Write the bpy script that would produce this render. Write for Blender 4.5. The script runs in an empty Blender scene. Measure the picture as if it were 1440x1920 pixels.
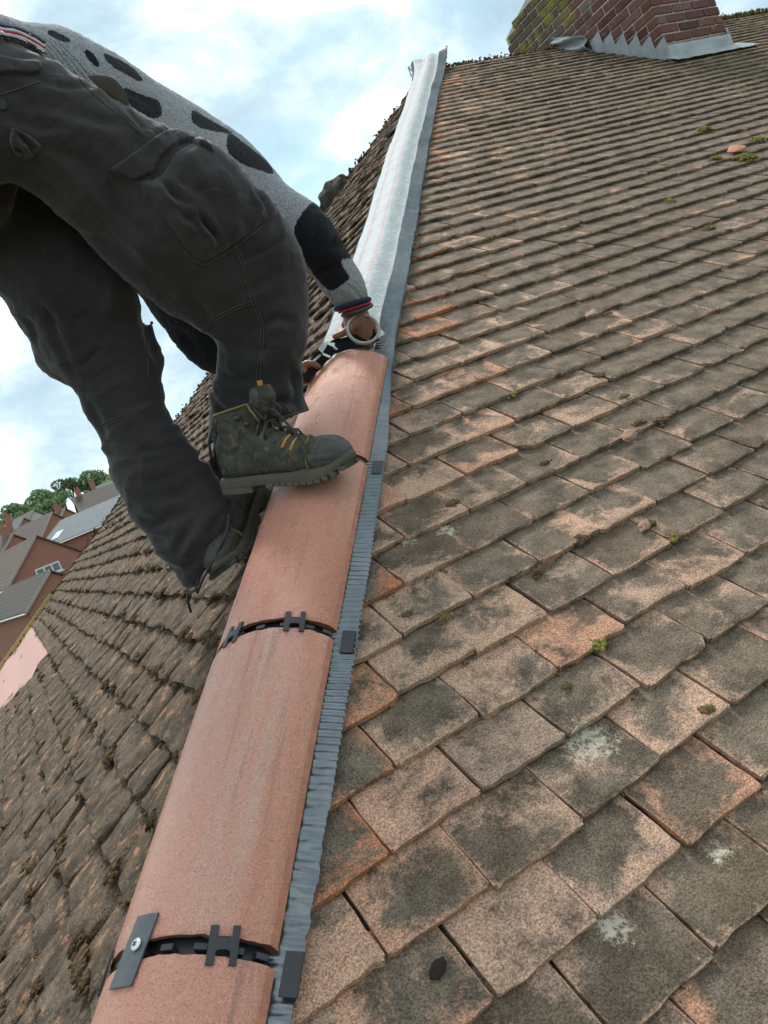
import bpy, bmesh, math, random
import numpy as np
from mathutils import Vector, Matrix, noise
from mathutils.bvhtree import BVHTree
random.seed(7); RNG = np.random.default_rng(7)
C = bpy.context.scene.collection
sc = bpy.context.scene
# ------------------------------------------------------------------ camera
CAMZ = 7.2
Rv = Vector((0.82741912, -0.4220826, -0.37043742))
Dv = Vector((-0.37030074, 0.08585288, -0.92493602))
Fv = Vector((0.42220252, 0.902483, -0.08526119))
CP = Vector((0, 0, CAMZ)); FPX = 1500.0
cd = bpy.data.cameras.new("camera"); cam = bpy.data.objects.new("camera", cd); C.objects.link(cam)
M3 = Matrix((Rv, -Dv, -Fv)).transposed()
cam.matrix_world = Matrix.Translation(CP) @ M3.to_4x4()
cd.sensor_fit = 'VERTICAL'; cd.sensor_height = 36; cd.lens = FPX/1920*36
cd.clip_start = 0.05; cd.clip_end = 5000
cd.dof.use_dof = True; cd.dof.focus_distance = 1.6; cd.dof.aperture_fstop = 18
sc.camera = cam
# ------------------------------------------------------------------ light
SUN_DIR = (Fv*0.55 - Rv*0.42 - Dv*0.85).normalized()      # towards the sun, behind thin cloud
sun_el = math.asin(SUN_DIR.z); sun_az = math.atan2(SUN_DIR.x, SUN_DIR.y)
sd = bpy.data.lights.new("sun", 'SUN'); so = bpy.data.objects.new("sun", sd); C.objects.link(so)
sd.energy = 1.5; sd.angle = math.radians(14); sd.color = (1, .95, .88)
so.rotation_euler = (-SUN_DIR).to_track_quat('-Z', 'Y').to_euler()
w = bpy.data.worlds.new("World"); sc.world = w; w.use_nodes = True
nt = w.node_tree; nt.nodes.clear()
def N(nt, t, **kw):
    n = nt.nodes.new(t)
    for k, v in kw.items():
        if k.startswith('i_'):
            key = k[2:]; key = int(key) if key.isdigit() else key.replace('_', ' ')
            n.inputs[key].default_value = v
        else: setattr(n, k, v)
    return n
def L(nt, a, ao, b, bi): nt.links.new(a.outputs[ao], b.inputs[bi])
def ramp(nt, stops, interp='LINEAR'):
    r = N(nt, 'ShaderNodeValToRGB'); e = r.color_ramp.elements; r.color_ramp.interpolation = interp
    while len(e) < len(stops): e.new(.5)
    for q, (p, c) in zip(e, stops): q.position = p; q.color = (*c, 1) if len(c) == 3 else c
    return r
sky = N(nt, 'ShaderNodeTexSky'); sky.sky_type = 'NISHITA'; sky.sun_disc = False
sky.sun_elevation = sun_el; sky.sun_rotation = sun_az; sky.air_density = 1.0; sky.dust_density = 1.5
b1 = N(nt, 'ShaderNodeBackground', i_Strength=.06); tn = N(nt, 'ShaderNodeMix', data_type='RGBA', blend_type='MULTIPLY'); tn.inputs[0].default_value = 1; L(nt, sky, 0, tn, 6); tn.inputs[7].default_value = (.82, 1.06, .98, 1); L(nt, tn, 2, b1, 0)
tc = N(nt, 'ShaderNodeTexCoord')
mp = N(nt, 'ShaderNodeMapping'); mp.inputs['Scale'].default_value = (1, 1, 1.7); mp.inputs['Location'].default_value = (.4, .1, .3); L(nt, tc, 'Generated', mp, 0)
n1 = N(nt, 'ShaderNodeTexNoise', i_Scale=3.0, i_Detail=9, i_Roughness=.55, i_Distortion=.35); L(nt, mp, 0, n1, 'Vector')
mp2 = N(nt, 'ShaderNodeMapping'); mp2.inputs['Location'].default_value = (3.1, 1.7, .4); mp2.inputs['Scale'].default_value = (1, 1, 1.5); L(nt, tc, 'Generated', mp2, 0)
n2 = N(nt, 'ShaderNodeTexNoise', i_Scale=4.6, i_Detail=9, i_Roughness=.58, i_Distortion=.2); L(nt, mp2, 0, n2, 'Vector')
cov = ramp(nt, [(.36, (.12,)*3), (.58, (1,)*3)]); L(nt, n1, 0, cov, 0)
ccol = ramp(nt, [(.30, (.21, .29, .35)), (.42, (.29, .38, .43)), (.50, (.41, .48, .51)), (.57, (.66, .68, .66)), (.63, (1.1, 1.04, .92))]); L(nt, n2, 0, ccol, 0)
b2 = N(nt, 'ShaderNodeBackground', i_Strength=.93); L(nt, ccol, 0, b2, 0)
mx = N(nt, 'ShaderNodeMixShader'); L(nt, cov, 0, mx, 0); L(nt, b1, 0, mx, 1); L(nt, b2, 0, mx, 2)
wo = N(nt, 'ShaderNodeOutputWorld'); L(nt, mx, 0, wo, 0)
sc.view_settings.view_transform = 'Standard'; sc.view_settings.look = 'None'
sc.view_settings.exposure = 1.3; sc.view_settings.gamma = 1; sc.view_settings.use_curve_mapping = False
# ------------------------------------------------------------------ geometry frames
c_, s_ = 0.8104945660679425, 0.5857461552364963
A = Vector((3.8102508, 4.73998227, 2.29048592)) + CP           # apex of the hip end
H = Vector((0.6296537, 0.6296537, 0.4550521)).normalized()      # up along the hip
B = Vector((1, -1, 0)).normalized(); Nh = H.cross(B); Nh = Nh if Nh.z > 0 else -Nh
nR = Vector((0, -s_, c_)); nL = Vector((-s_, 0, c_))
def hp(t, b, n): return A + H*t + B*b + Nh*n                    # hip frame
def rp(u, v, h=0): return A + Vector((u, c_*v, s_*v)) + nR*h    # right slope frame (v<=0)
def lp(w_, v, h=0): return A + Vector((c_*v, w_, s_*v)) + nL*h  # left slope frame
def ray(px, py): return (Rv*((px-720)/FPX) + Dv*((py-960)/FPX) + Fv)
def P(px, py, d): return CP + ray(px, py)*d
def hitR(px, py, off=0):
    r = ray(px, py); return CP + r*((nR.dot(A-CP)+off)/nR.dot(r))
def hitL(px, py, off=0):
    r = ray(px, py); return CP + r*((nL.dot(A-CP)+off)/nL.dot(r))
def uvR(X): d = X-A; return d.x, d.y*c_+d.z*s_
def uvL(X): d = X-A; return d.y, d.x*c_+d.z*s_
# ------------------------------------------------------------------ object helpers
def tag(o, label=None, cat=None, group=None, kind=None):
    if label: o['label'] = label
    if cat: o['category'] = cat
    if group: o['group'] = group
    if kind: o['kind'] = kind
    return o
def thing(name, label, cat, loc=(0, 0, 0), group=None):
    o = bpy.data.objects.new(name, None); C.objects.link(o); o.location = loc; o.empty_display_size = .05
    return tag(o, label, cat, group)
def link(name, me, mat, parent=None, smooth=True):
    o = bpy.data.objects.new(name, me); C.objects.link(o)
    if mat is not None and not me.materials: me.materials.append(mat)
    if smooth: me.polygons.foreach_set('use_smooth', [True]*len(me.polygons))
    if parent is not None:
        o.parent = parent
        bpy.context.view_layer.update()
        o.matrix_parent_inverse = parent.matrix_world.inverted()
    return o
def mesh(name, vs, fs, mat, parent=None, smooth=False):
    me = bpy.data.meshes.new(name); me.from_pydata([tuple(v) for v in vs], [], fs); me.update()
    return link(name, me, mat, parent, smooth)
class MB:
    def __init__(s): s.v = []; s.f = []
    def add(s, vs, fs):
        o = len(s.v); s.v += [tuple(v) for v in vs]; s.f += [tuple(i+o for i in f) for f in fs]
    def box(s, c, ax, ay, az):      # centre and three half vectors
        c = Vector(c); vs = [c+ax*i+ay*j+az*k for k in (-1, 1) for j in (-1, 1) for i in (-1, 1)]
        s.add(vs, [(0, 2, 3, 1), (4, 5, 7, 6), (0, 1, 5, 4), (2, 6, 7, 3), (0, 4, 6, 2), (1, 3, 7, 5)])
    def prism(s, poly, d):          # polygon of points, extruded by d
        n = len(poly); vs = [Vector(p) for p in poly]+[Vector(p)+d for p in poly]
        s.add(vs, [tuple(range(n))[::-1], tuple(range(n, 2*n))]+[(i, (i+1) % n, n+(i+1) % n, n+i) for i in range(n)])
    def tube(s, pts, r, k=8, closed=False):
        pts = [Vector(p) for p in pts]; n = len(pts); rs = r if hasattr(r, '__len__') else [r]*n
        up = Vector((.3, .2, 1)); rings = []
        for i, p in enumerate(pts):
            if closed: t = pts[(i+1) % n]-pts[i-1]
            else: t = pts[min(i+1, n-1)]-pts[max(i-1, 0)]
            t.normalize(); a = t.cross(up)
            if a.length < 1e-3: a = t.cross(Vector((1, 0, 0)))
            a.normalize(); b = t.cross(a)
            rings.append([p+(a*math.cos(q)+b*math.sin(q))*rs[i] for q in [2*math.pi*j/k for j in range(k)]])
        vs = [v for g in rings for v in g]; fs = []
        m = n if closed else n-1
        for i in range(m):
            for j in range(k):
                a0 = i*k+j; a1 = i*k+(j+1) % k; b0 = ((i+1) % n)*k+j; b1 = ((i+1) % n)*k+(j+1) % k
                fs.append((a0, a1, b1, b0))
        if not closed: fs += [tuple(range(k))[::-1], tuple((n-1)*k+j for j in range(k))]
        s.add(vs, fs)
    def build(s, name, mat, parent=None, smooth=False): return mesh(name, s.v, s.f, mat, parent, smooth)
def bevel(o, w_=.002, seg=2, ang=40):
    m = o.modifiers.new('b', 'BEVEL'); m.width = w_; m.segments = seg; m.limit_method = 'ANGLE'; m.angle_limit = math.radians(ang); return o
def frac(x): return x-math.floor(x)
# ------------------------------------------------------------------ materials
def mat(name, base=(.5, .5, .5), rough=.7, metal=0, spec=.5):
    m = bpy.data.materials.new(name); m.use_nodes = True; b = m.node_tree.nodes['Principled BSDF']
    b.inputs['Base Color'].default_value = (*base, 1); b.inputs['Roughness'].default_value = rough
    b.inputs['Metallic'].default_value = metal; b.inputs['Specular IOR Level'].default_value = spec
    return m, m.node_tree, b
def mixc(nt, f, a, b, blend='MIX'):
    m = N(nt, 'ShaderNodeMix', data_type='RGBA', blend_type=blend)
    for s, v in ((0, f), (6, a), (7, b)):
        if isinstance(v, tuple) and len(v) == 2 and hasattr(v[0], 'outputs'): nt.links.new(v[0].outputs[v[1]], m.inputs[s])
        elif isinstance(v, tuple): m.inputs[s].default_value = (*v, 1)
        else: m.inputs[s].default_value = v
    return (m, 2)
def mth(nt, op, a, b=None, clamp=False):
    m = N(nt, 'ShaderNodeMath', operation=op); m.use_clamp = clamp
    for i, v in enumerate((a, b)):
        if v is None: continue
        if isinstance(v, tuple): nt.links.new(v[0].outputs[v[1]], m.inputs[i])
        else: m.inputs[i].default_value = v
    return (m, 0)
def noi(nt, scale, detail=3, rough=.5, vec=None, dist=0):
    n = N(nt, 'ShaderNodeTexNoise', i_Scale=scale, i_Detail=detail, i_Roughness=rough, i_Distortion=dist)
    if vec: nt.links.new(vec[0].outputs[vec[1]], n.inputs['Vector'])
    return (n, 0)
def rng(nt, v, a, b, c=0., d=1.):
    m = N(nt, 'ShaderNodeMapRange'); nt.links.new(v[0].outputs[v[1]], m.inputs[0])
    for i, x in enumerate((a, b, c, d)): m.inputs[i+1].default_value = x
    return (m, 0)
def lk(nt, v, b, key): nt.links.new(v[0].outputs[v[1]], b.inputs[key])
def bump(nt, b, hs):                # list of (height output, strength, distance)
    prev = None
    for h, st, di in hs:
        n = N(nt, 'ShaderNodeBump', i_Strength=st, i_Distance=di); nt.links.new(h[0].outputs[h[1]], n.inputs['Height'])
        if prev: nt.links.new(prev.outputs[0], n.inputs['Normal'])
        prev = n
    nt.links.new(prev.outputs[0], b.inputs['Normal'])
def objvec(nt, scale=(1, 1, 1), randomise=False):
    t = N(nt, 'ShaderNodeTexCoord'); m = N(nt, 'ShaderNodeMapping'); m.inputs['Scale'].default_value = scale
    if randomise:
        oi = N(nt, 'ShaderNodeObjectInfo'); cx = N(nt, 'ShaderNodeVectorMath', operation='SCALE'); cx.inputs[0].default_value = (7, 3, 5)
        L(nt, oi, 'Random', cx, 'Scale'); ad = N(nt, 'ShaderNodeVectorMath', operation='ADD'); L(nt, t, 'Object', ad, 0); L(nt, cx, 0, ad, 1); L(nt, ad, 0, m, 0)
    else: L(nt, t, 'Object', m, 0)
    return (m, 0)

LICHEN = [(hitR(1105, 1405), .062), (hitR(838, 1004), .036), (hitR(768, 1022), .03), (hitR(815, 806), .03), (hitR(945, 545), .035),
          (hitR(1150, 1745), .035), (hitR(1345, 1610), .03), (hitR(800, 590), .03), (hitR(905, 990), .012), (hitR(1275, 745), .02)]
def tile_mat(name, dark_amt, side):
    m, nt, b = mat(name, rough=.9, spec=.25)
    at = N(nt, 'ShaderNodeAttribute', attribute_name='tint'); sp = N(nt, 'ShaderNodeSeparateColor'); L(nt, at, 'Color', sp, 0)
    v = objvec(nt)
    off = N(nt, 'ShaderNodeVectorMath', operation='SCALE'); L(nt, at, 'Vector', off, 0); off.inputs['Scale'].default_value = 4
    # tint R and G are per tile, so each tile reads its own patch of the noise
    cm = N(nt, 'ShaderNodeCombineXYZ'); L(nt, sp, 0, cm, 0); L(nt, sp, 1, cm, 1)
    sc2 = N(nt, 'ShaderNodeVectorMath', operation='SCALE'); L(nt, cm, 0, sc2, 0); sc2.inputs['Scale'].default_value = 6
    ad = N(nt, 'ShaderNodeVectorMath', operation='ADD'); nt.links.new(v[0].outputs[0], ad.inputs[0]); L(nt, sc2, 0, ad, 1); tv = (ad, 0)
    pink = ramp(nt, [(0, (.44, .33, .265)), (.35, (.57, .40, .30)), (.75, (.64, .44, .335)), (.92, (.60, .31, .19)), (1, (.54, .23, .12))]); L(nt, sp, 0, pink, 0)
    pn = mixc(nt, noi(nt, 30, 3, .6, tv), (.35, .28, .23), (1.15, 1.05, 1.0)); pk = mixc(nt, .55, (pink, 0), pn, 'MULTIPLY')
    dk0 = mixc(nt, rng(nt, noi(nt, 22, 4, .6, v), .3, .7), (.088, .071, .054), (.25, .20, .152))
    dk0 = mixc(nt, rng(nt, noi(nt, 5, 2, .5, v), .45, .7, 0, .5), dk0, (.13, .085, .055))
    big = noi(nt, 8.5, 5, .62, tv, .6); bi2 = noi(nt, 2.2, 2, .5, v)
    amt = mth(nt, 'ADD', mth(nt, 'ADD', big, mth(nt, 'MULTIPLY', (sp, 2), -.10)), mth(nt, 'MULTIPLY', bi2, .22))
    dark = N(nt, 'ShaderNodeAttribute', attribute_name='grime')
    amt = mth(nt, 'ADD', amt, mth(nt, 'MULTIPLY', (dark, 'Fac'), dark_amt))
    amt = mth(nt, 'ADD', amt, mth(nt, 'MULTIPLY', mth(nt, 'SUBTRACT', noi(nt, 90, 3, .7, v), .5), .28))
    ri = N(nt, 'ShaderNodeAttribute', attribute_name='rim'); amt = mth(nt, 'ADD', amt, mth(nt, 'MULTIPLY', mth(nt, 'SUBTRACT', (ri, 'Fac'), .62), .12))
    f = rng(nt, amt, .55, .68)
    col = mixc(nt, f, pk, dk0)
    # fine sanded grain
    g = noi(nt, 380, 2, .8, v); g2 = noi(nt, 170, 3, .75, v)
    col = mixc(nt, .75, col, mixc(nt, rng(nt, g, .36, .64), (.34, .31, .28), (1.75, 1.7, 1.64)), 'MULTIPLY')
    col = mixc(nt, rng(nt, g2, .60, .72, 0, .55), col, (.07, .05, .035))
    col = mixc(nt, mth(nt, 'MULTIPLY', rng(nt, g2, .28, .38, 1, 0), .35), col, (.40, .34, .27))
    # green algae tinge
    col = mixc(nt, rng(nt, noi(nt, 3.1, 4, .6, v), .60, .78, 0, .25), col, (.13, .11, .05))
    # moss in the upper right
    mo = N(nt, 'ShaderNodeAttribute', attribute_name='moss')
    col = mixc(nt, mth(nt, 'MULTIPLY', (mo, 'Fac'), rng(nt, noi(nt, 14, 5, .7, v), .48, .62), True), col, (.12, .085, .035))
    # lichen discs
    lich = None; geo = N(nt, 'ShaderNodeNewGeometry')
    if side == 'R':
        for p_, r_ in LICHEN:
            d = N(nt, 'ShaderNodeVectorMath', operation='DISTANCE'); L(nt, geo, 'Position', d, 0); d.inputs[1].default_value = p_
            q = rng(nt, (d, 'Value'), r_*.35, r_, 1, 0); lich = q if lich is None else mth(nt, 'MAXIMUM', lich, q)
        lf = mth(nt, 'MULTIPLY', rng(nt, mth(nt, 'ADD', mth(nt, 'MULTIPLY', lich, .25), mth(nt, 'MULTIPLY', noi(nt, 95, 6, .8, v), 1.0)), .66, .80), rng(nt, lich, 0, .3))
        col = mixc(nt, mth(nt, 'MULTIPLY', lf, .8), col, (.66, .62, .48))
    sp2 = rng(nt, noi(nt, 17, 6, .75, v), .69, .76, 0, .6); col = mixc(nt, sp2, col, (.38, .37, .31))
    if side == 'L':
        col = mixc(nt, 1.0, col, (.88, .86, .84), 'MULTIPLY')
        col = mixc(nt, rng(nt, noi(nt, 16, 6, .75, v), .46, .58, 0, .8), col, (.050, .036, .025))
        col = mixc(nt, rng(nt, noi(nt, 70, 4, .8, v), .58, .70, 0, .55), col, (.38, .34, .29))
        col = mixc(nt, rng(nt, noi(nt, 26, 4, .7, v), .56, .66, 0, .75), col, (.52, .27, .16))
    lk(nt, col, b, 'Base Color')
    bump(nt, b, [(noi(nt, 45, 6, .7, v), .6 if side == 'R' else 1, .005 if side == 'R' else .012), (g2, 1, .003), (g, 1, .0018)])
    return m
M = {}
M['tileR'] = tile_mat('weathered_tile', .24, 'R')
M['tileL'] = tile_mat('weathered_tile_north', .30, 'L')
def simple(name, base, rough=.7, metal=0, var=.25, scale=30, bs=.3, bd=.002, spec=.5, bscale=None):
    m, nt, b = mat(name, base, rough, metal, spec); v = objvec(nt)
    c = mixc(nt, noi(nt, scale, 4, .6, v), tuple(x*(1-var) for x in base), tuple(min(1, x*(1+var)) for x in base)); lk(nt, c, b, 'Base Color')
    bump(nt, b, [(noi(nt, bscale or scale*6, 4, .6, v), bs, bd)]); return m
M['plastic'] = simple('black_plastic', (.030, .032, .035), .48, 0, .2, 60, .25, .0008)
M['slate_pl'] = simple('grey_plastic', (.13, .145, .15), .5, 0, .12, 20, .1, .001)
M['lead'] = simple('lead', (.36, .39, .41), .55, .3, .5, 9, .5, .004)
M['strap'] = simple('shiny_black_strip', (.09, .10, .105), .28, .3, .3, 90, .5, .002)
M['screw'] = simple('steel', (.75, .75, .72), .3, .8, .1, 30, .1, .0005)
M['moss'] = None
m, nt, b = mat('dry_moss', rough=1, spec=.1); v = objvec(nt); at = N(nt, 'ShaderNodeAttribute', attribute_name='mc')
c0 = ramp(nt, [(0, (.055, .038, .024)), (.45, (.12, .082, .05)), (.75, (.17, .12, .07)), (.86, (.17, .155, .045)), (1, (.26, .24, .07))]); L(nt, at, 'Fac', c0, 0)
c1 = mixc(nt, .7, (c0, 0), mixc(nt, noi(nt, 300, 2, .6, v), (.4, .4, .4), (1.6, 1.5, 1.4)), 'MULTIPLY'); lk(nt, c1, b, 'Base Color'); bump(nt, b, [(noi(nt, 400, 3, .7, v), .8, .002)])
M['moss'] = m
# new concrete hip tile: local x across, y along, z out
m, nt, b = mat('new_hip_tile', rough=.42, spec=.6)
v = objvec(nt, (1, 1, 1), True); vs = objvec(nt, (11, .9, 11), True); vs2 = objvec(nt, (38, 1.6, 38), True)
c = mixc(nt, noi(nt, 3, 3, .5, v), (.88, .37, .25), (.90, .48, .37))
c = mixc(nt, rng(nt, noi(nt, 1, 3, .5, vs), .48, .66, 0, .65), c, (.70, .25, .13))
c = mixc(nt, rng(nt, noi(nt, 1.3, 3, .5, vs), .30, .42, .55, 0), c, (.84, .56, .46))
c = mixc(nt, rng(nt, noi(nt, 1, 4, .6, vs2), .58, .72, 0, .7), c, (.25, .17, .15))
c = mixc(nt, rng(nt, noi(nt, 620, 1, .5, v), .60, .68, 0, .5), c, (.25, .10, .07))
c = mixc(nt, rng(nt, noi(nt, 130, 3, .7, v), .62, .70, 0, .5), c, (.74, .50, .38))
c = mixc(nt, .6, c, mixc(nt, noi(nt, 380, 3, .8, v), (.68, .64, .62), (1.32, 1.34, 1.34)), 'MULTIPLY')
lk(nt, c, b, 'Base Color'); lk(nt, rng(nt, noi(nt, 40, 3, .6, v), .3, .7, .24, .40), b, 'Roughness')
bump(nt, b, [(noi(nt, 120, 5, .75, v), 1, .006), (noi(nt, 320, 3, .8, v), 1, .003)]); M['hip'] = m
M['hipcut'] = simple('tile_broken_edge', (.22, .075, .045), .95, 0, .4, 120, .8, .004)
M['hipside'] = simple('tile_side', (.52, .22, .14), .9, 0, .4, 45, .8, .004)

# ------------------------------------------------------------------ ground
me = MB(); S_ = 3000; me.add([(-S_, -S_, 0), (S_, -S_, 0), (S_, S_, 0), (-S_, S_, 0)], [(0, 1, 2, 3)])
tag(me.build('ground', simple('grass_ground', (.06, .09, .03), .95, 0, .4, .2, .3, .1)), kind='structure')
# ------------------------------------------------------------------ tiled slopes
TW, TG, TT = .1448, .0965, .0098
def tile_slope(name, side, vmin, umax, material, parent, camber, lift_j, skip=None):
    V = []; Fc = []; tint = []; grime = []; moss = []; tails = []; rim = []
    fr = rp if side == 'R' else lp
    O = np.array(fr(0, 0, 0)); U = np.array(fr(1, 0, 0))-O; W = np.array(fr(0, 1, 0))-O; Nn = np.array(fr(0, 0, 1))-O
    rows = int(-vmin/TG); campos = np.array(CP)
    for i in range(1, rows):
        vt = -i*TG
        lo = vt*c_-TW
        hi = (umax if side == 'R' else -vt*c_+TW)
        k0 = int(lo/TW)-2; k1 = int(hi/TW)+2
        wav = .004*math.sin(i*.7)
        for kk in range(k0, k1):
            u0 = kk*TW+(TW/2 if i % 2 else 0)+RNG.normal(0, .0016)
            if u0+TW < lo or u0 > hi: continue
            um = u0+TW/2
            if skip and skip(um, vt): continue
            ctr = O+U*um+W*vt; dist = np.linalg.norm(ctr-campos)
            near = dist < 3.4
            if side == 'L': nu, nv = (9, 6) if dist < 3.6 else (7, 5)
            else: nu, nv = (11, 8) if near else (7, 5)
            gap = .0014+abs(RNG.normal(0, .0009)); Wd = TW-2*gap; tail = vt+RNG.normal(0, .0026); Ln = TG*1.45
            e = .0032 if side == 'R' else .005
            a = np.concatenate([[0], [e/Wd], np.linspace(.1, .9, nu-4), [1-e/Wd], [1]])
            bb = np.concatenate([[0], [e/Ln], np.linspace(.12, 1, nv-2)])
            aa, bv = np.meshgrid(a, bb); aa = aa.ravel(); bv = bv.ravel()
            rot = RNG.normal(0, .0055 if side == 'R' else .02); skw = RNG.normal(0, .0013)
            rimv = np.minimum(np.minimum(aa*Wd, (1-aa)*Wd), bv*Ln*1.1)/.034; rimv = np.clip(rimv, 0, 1)
            lift = TT*1.15+abs(RNG.normal(0, lift_j)); tilt = RNG.normal(0, lift_j*.8)
            x = aa*Wd; y = bv*Ln
            # rounded plan corners + ragged edge
            edge = ((aa == 0) | (aa == 1) | (bv == 0))
            cor = ((aa == 0) | (aa == 1)) & (bv == 0)
            x = np.where(cor, np.where(aa == 0, .003, Wd-.003), x); y = np.where(cor, .0025, y)
            y = y+(bv < .5)*(RNG.normal(0, .0012, len(x))*(bv == 0)+(.0011 if side == 'R' else .003)*np.sin(aa*5+i*1.3+kk*2.1)*(1-bv))
            x = x+edge*RNG.normal(0, .0006, len(x))
            if near and RNG.random() < .045:       # chipped corner
                sd_ = RNG.random() < .5; cs = RNG.uniform(.012, .03); ax_ = x if sd_ else Wd-x
                dd = np.maximum(0, cs-(ax_+y)); y = y+dd*.6; x = x+(dd*.5 if sd_ else -dd*.5)
            cb = camber*(1-(2*aa-1)**2)*RNG.uniform(.5, 1.5)+camber*.5*(1-bv)**2*RNG.normal(0, 1)
            z = TT+lift*(1-y/TG)+tilt*(aa-.5)+cb+RNG.normal(0, .00035 if near else .0006, len(x))
            z = z-np.where(edge, .0016 if side == 'R' else .003, 0)-np.where(cor, .001, 0)
            n0_ = len(x); cr, sr = math.cos(rot), math.sin(rot)
            X = u0+gap+x*cr-(y-Ln)*sr-skw*bv; Y = tail+(y-Ln)*cr+x*sr*.6+Ln
            zz = z+.003*math.sin(um*1.7+i*.21)+.0015*math.sin(um*4.1-i*.5)+(RNG.normal(0, .0011, n0_)*(bv < .99) if side == 'L' else 0)
            if side == 'R': X = np.maximum(X, Y*c_)
            else: X = np.clip(X, Y*c_, -Y*c_)
            pts = O+np.outer(X, U)+np.outer(Y, W)+np.outer(zz, Nn)
            base = len(V); n0 = len(x); NU, NV = len(a), len(bb)
            V.extend(pts.tolist())
            for j in range(NV-1):
                for q in range(NU-1):
                    s0 = base+j*NU+q; Fc.append((s0, s0+1, s0+NU+1, s0+NU))
            bd = [j*NU for j in range(NV-1, -1, -1)]+list(range(1, NU))+[j*NU+NU-1 for j in range(1, NV)]
            bp = pts[bd]-np.outer(np.full(len(bd), TT), Nn)+RNG.normal(0, .0008, (len(bd), 3))
            s1 = len(V); V.extend(bp.tolist())
            for q in range(len(bd)-1): Fc.append((base+bd[q], s1+q, s1+q+1, base+bd[q+1]))
            r1, r2 = RNG.random(), RNG.random()
            # distance from the hip: fresher, pinker tiles beside it and low down
            dh = um-vt*c_
            if side == 'R': gr = min(1, max(0, (dh-.12)/1.1))*.62+min(1, max(0, (vt+4.7)/1.5))*.42 -.08+ RNG.normal(0, .17)
            else: gr = .95+RNG.normal(0, .25)
            r1 = r1*.88
            if side == 'R' and dh < .30 and RNG.random() < .35: r1 = .9+.1*RNG.random()
            ms = max(0, min(1, (um-.6)/1.6))*max(0, min(1, (vt+3.6)/1.2)) if side == 'R' else .35
            ed = edge.astype(float)
            for q in range(n0): tint.append((r1, r2, ed[q]))
            rim.extend(rimv.tolist()+[.15]*len(bd)); tint.extend([(r1, r2, 0.3)]*len(bd)); grime.extend([gr]*(n0+len(bd))); moss.extend([ms]*(n0+len(bd)))
            tails.append((um, vt, dist, u0, zz[0]))
    me = bpy.data.meshes.new(name); me.from_pydata(V, [], Fc); me.update()
    ca = me.attributes.new('tint', 'FLOAT_COLOR', 'POINT'); t4 = np.ones((len(V), 4), np.float32); t4[:, :3] = np.array(tint); ca.data.foreach_set('color', t4.ravel())
    for nm, arr in (('grime', grime), ('moss', moss), ('rim', rim)):
        at = me.attributes.new(nm, 'FLOAT', 'POINT'); at.data.foreach_set('value', np.array(arr, np.float32))
    me.materials.append(material); o = link(name, me, material, parent, True); me.set_sharp_from_angle(angle=math.radians(42))
    return o, tails
house = thing('house', 'near hipped house roof of weathered brown and pink plain tiles, the one being worked on', 'house', (A.x+3, A.y+2, 0))
VMIN = -6.15
roofR, tailsR = tile_slope('roof_slope', 'R', VMIN, 5.2, M['tileR'], house, .0006, .0012)
uL0 = uvL(hitL(58, 1195)); uL1 = uvL(hitL(52, 1290))
def pwa(v): return .2+max(0, -4.85-v)*2.6
def pinkzone(w_, v): return v < -4.66 and w_ > pwa(v)
roofL, tailsL = tile_slope('roof_slope', 'L', VMIN, 0, M['tileL'], house, .0055, .004, pinkzone)
roofR['label'] = 'right hand slope of sanded pink and grey brown tiles'; roofL['label'] = 'mossy left hand slope of curled dark tiles'
# underlay sheets below the tiles + far slope + walls
mb = MB(); z0 = -.004
mb.add([rp(0, 0, z0), rp(VMIN*c_, VMIN, z0), rp(5.2, VMIN, z0), rp(5.2, 0, z0)], [(0, 1, 2, 3)])
mb.add([lp(0, 0, z0), lp(-VMIN*c_, VMIN, z0), lp(VMIN*c_, VMIN, z0)], [(0, 1, 2)])
far = lambda u, v, h=0: A+Vector((u, -c_*v, s_*v))+Vector((0, s_, c_))*h
mb.add([far(0, 0), far(5.2, 0), far(5.2, VMIN), far(VMIN*c_, VMIN)], [(0, 1, 2, 3)])
mb.build('roof_deck', simple('dark_deck', (.05, .035, .025), .95), house)
mb = MB(); ez = A.z+s_*VMIN; x0, x1 = A.x+VMIN*c_+.3, A.x+5.2; y0, y1 = A.y+c_*VMIN+.3, A.y-c_*VMIN-.3
mb.box(((x0+x1)/2, (y0+y1)/2, (ez-.02)/2), Vector(((x1-x0)/2, 0, 0)), Vector((0, (y1-y0)/2, 0)), Vector((0, 0, (ez-.02)/2)))
M['brickfar'] = simple('far_brick', (.36, .13, .085), .9, 0, .35, 6, .3, .01)
mb.build('wall', M['brickfar'], house)
# stripped patch: pink underlay
mb = MB(); n_ = 14; vs = []; fs = []
for i in range(n_+1):
    v = -4.62-(abs(VMIN)-4.62)*i/n_
    for j in range(n_+1):
        wa = pwa(v)-.03; wb = -v*c_; w_ = wa+(wb-wa)*j/n_
        vs.append(lp(w_, v, .012+.008*math.sin(i*1.9)+.004*math.sin(j*2.1+i)))
for i in range(n_):
    for j in range(n_): s0 = i*(n_+1)+j; fs.append((s0, s0+1, s0+n_+2, s0+n_+1))
m, nt, b = mat('pink_underlay', (.62, .33, .29), .6); v = objvec(nt)
c = mixc(nt, rng(nt, noi(nt, 9, 2, .5, objvec(nt, (1, .35, 1))), .66, .70), (.50, .275, .23), (.10, .06, .05)); lk(nt, c, b, 'Base Color')
o = mesh('underlay_patch', vs, fs, m, house, True); o['label'] = 'stripped patch of pink underlay at the foot of the far hip'
mb = MB()
for q in range(1):
    p0 = lp(4.3*c_, -4.3, .03); p1 = lp(6.15*c_, -6.15, .03); d = (p1-p0)/2; mb.box((p0+p1)/2, d, Vector((0, .02, 0)), nL*.02)
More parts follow.
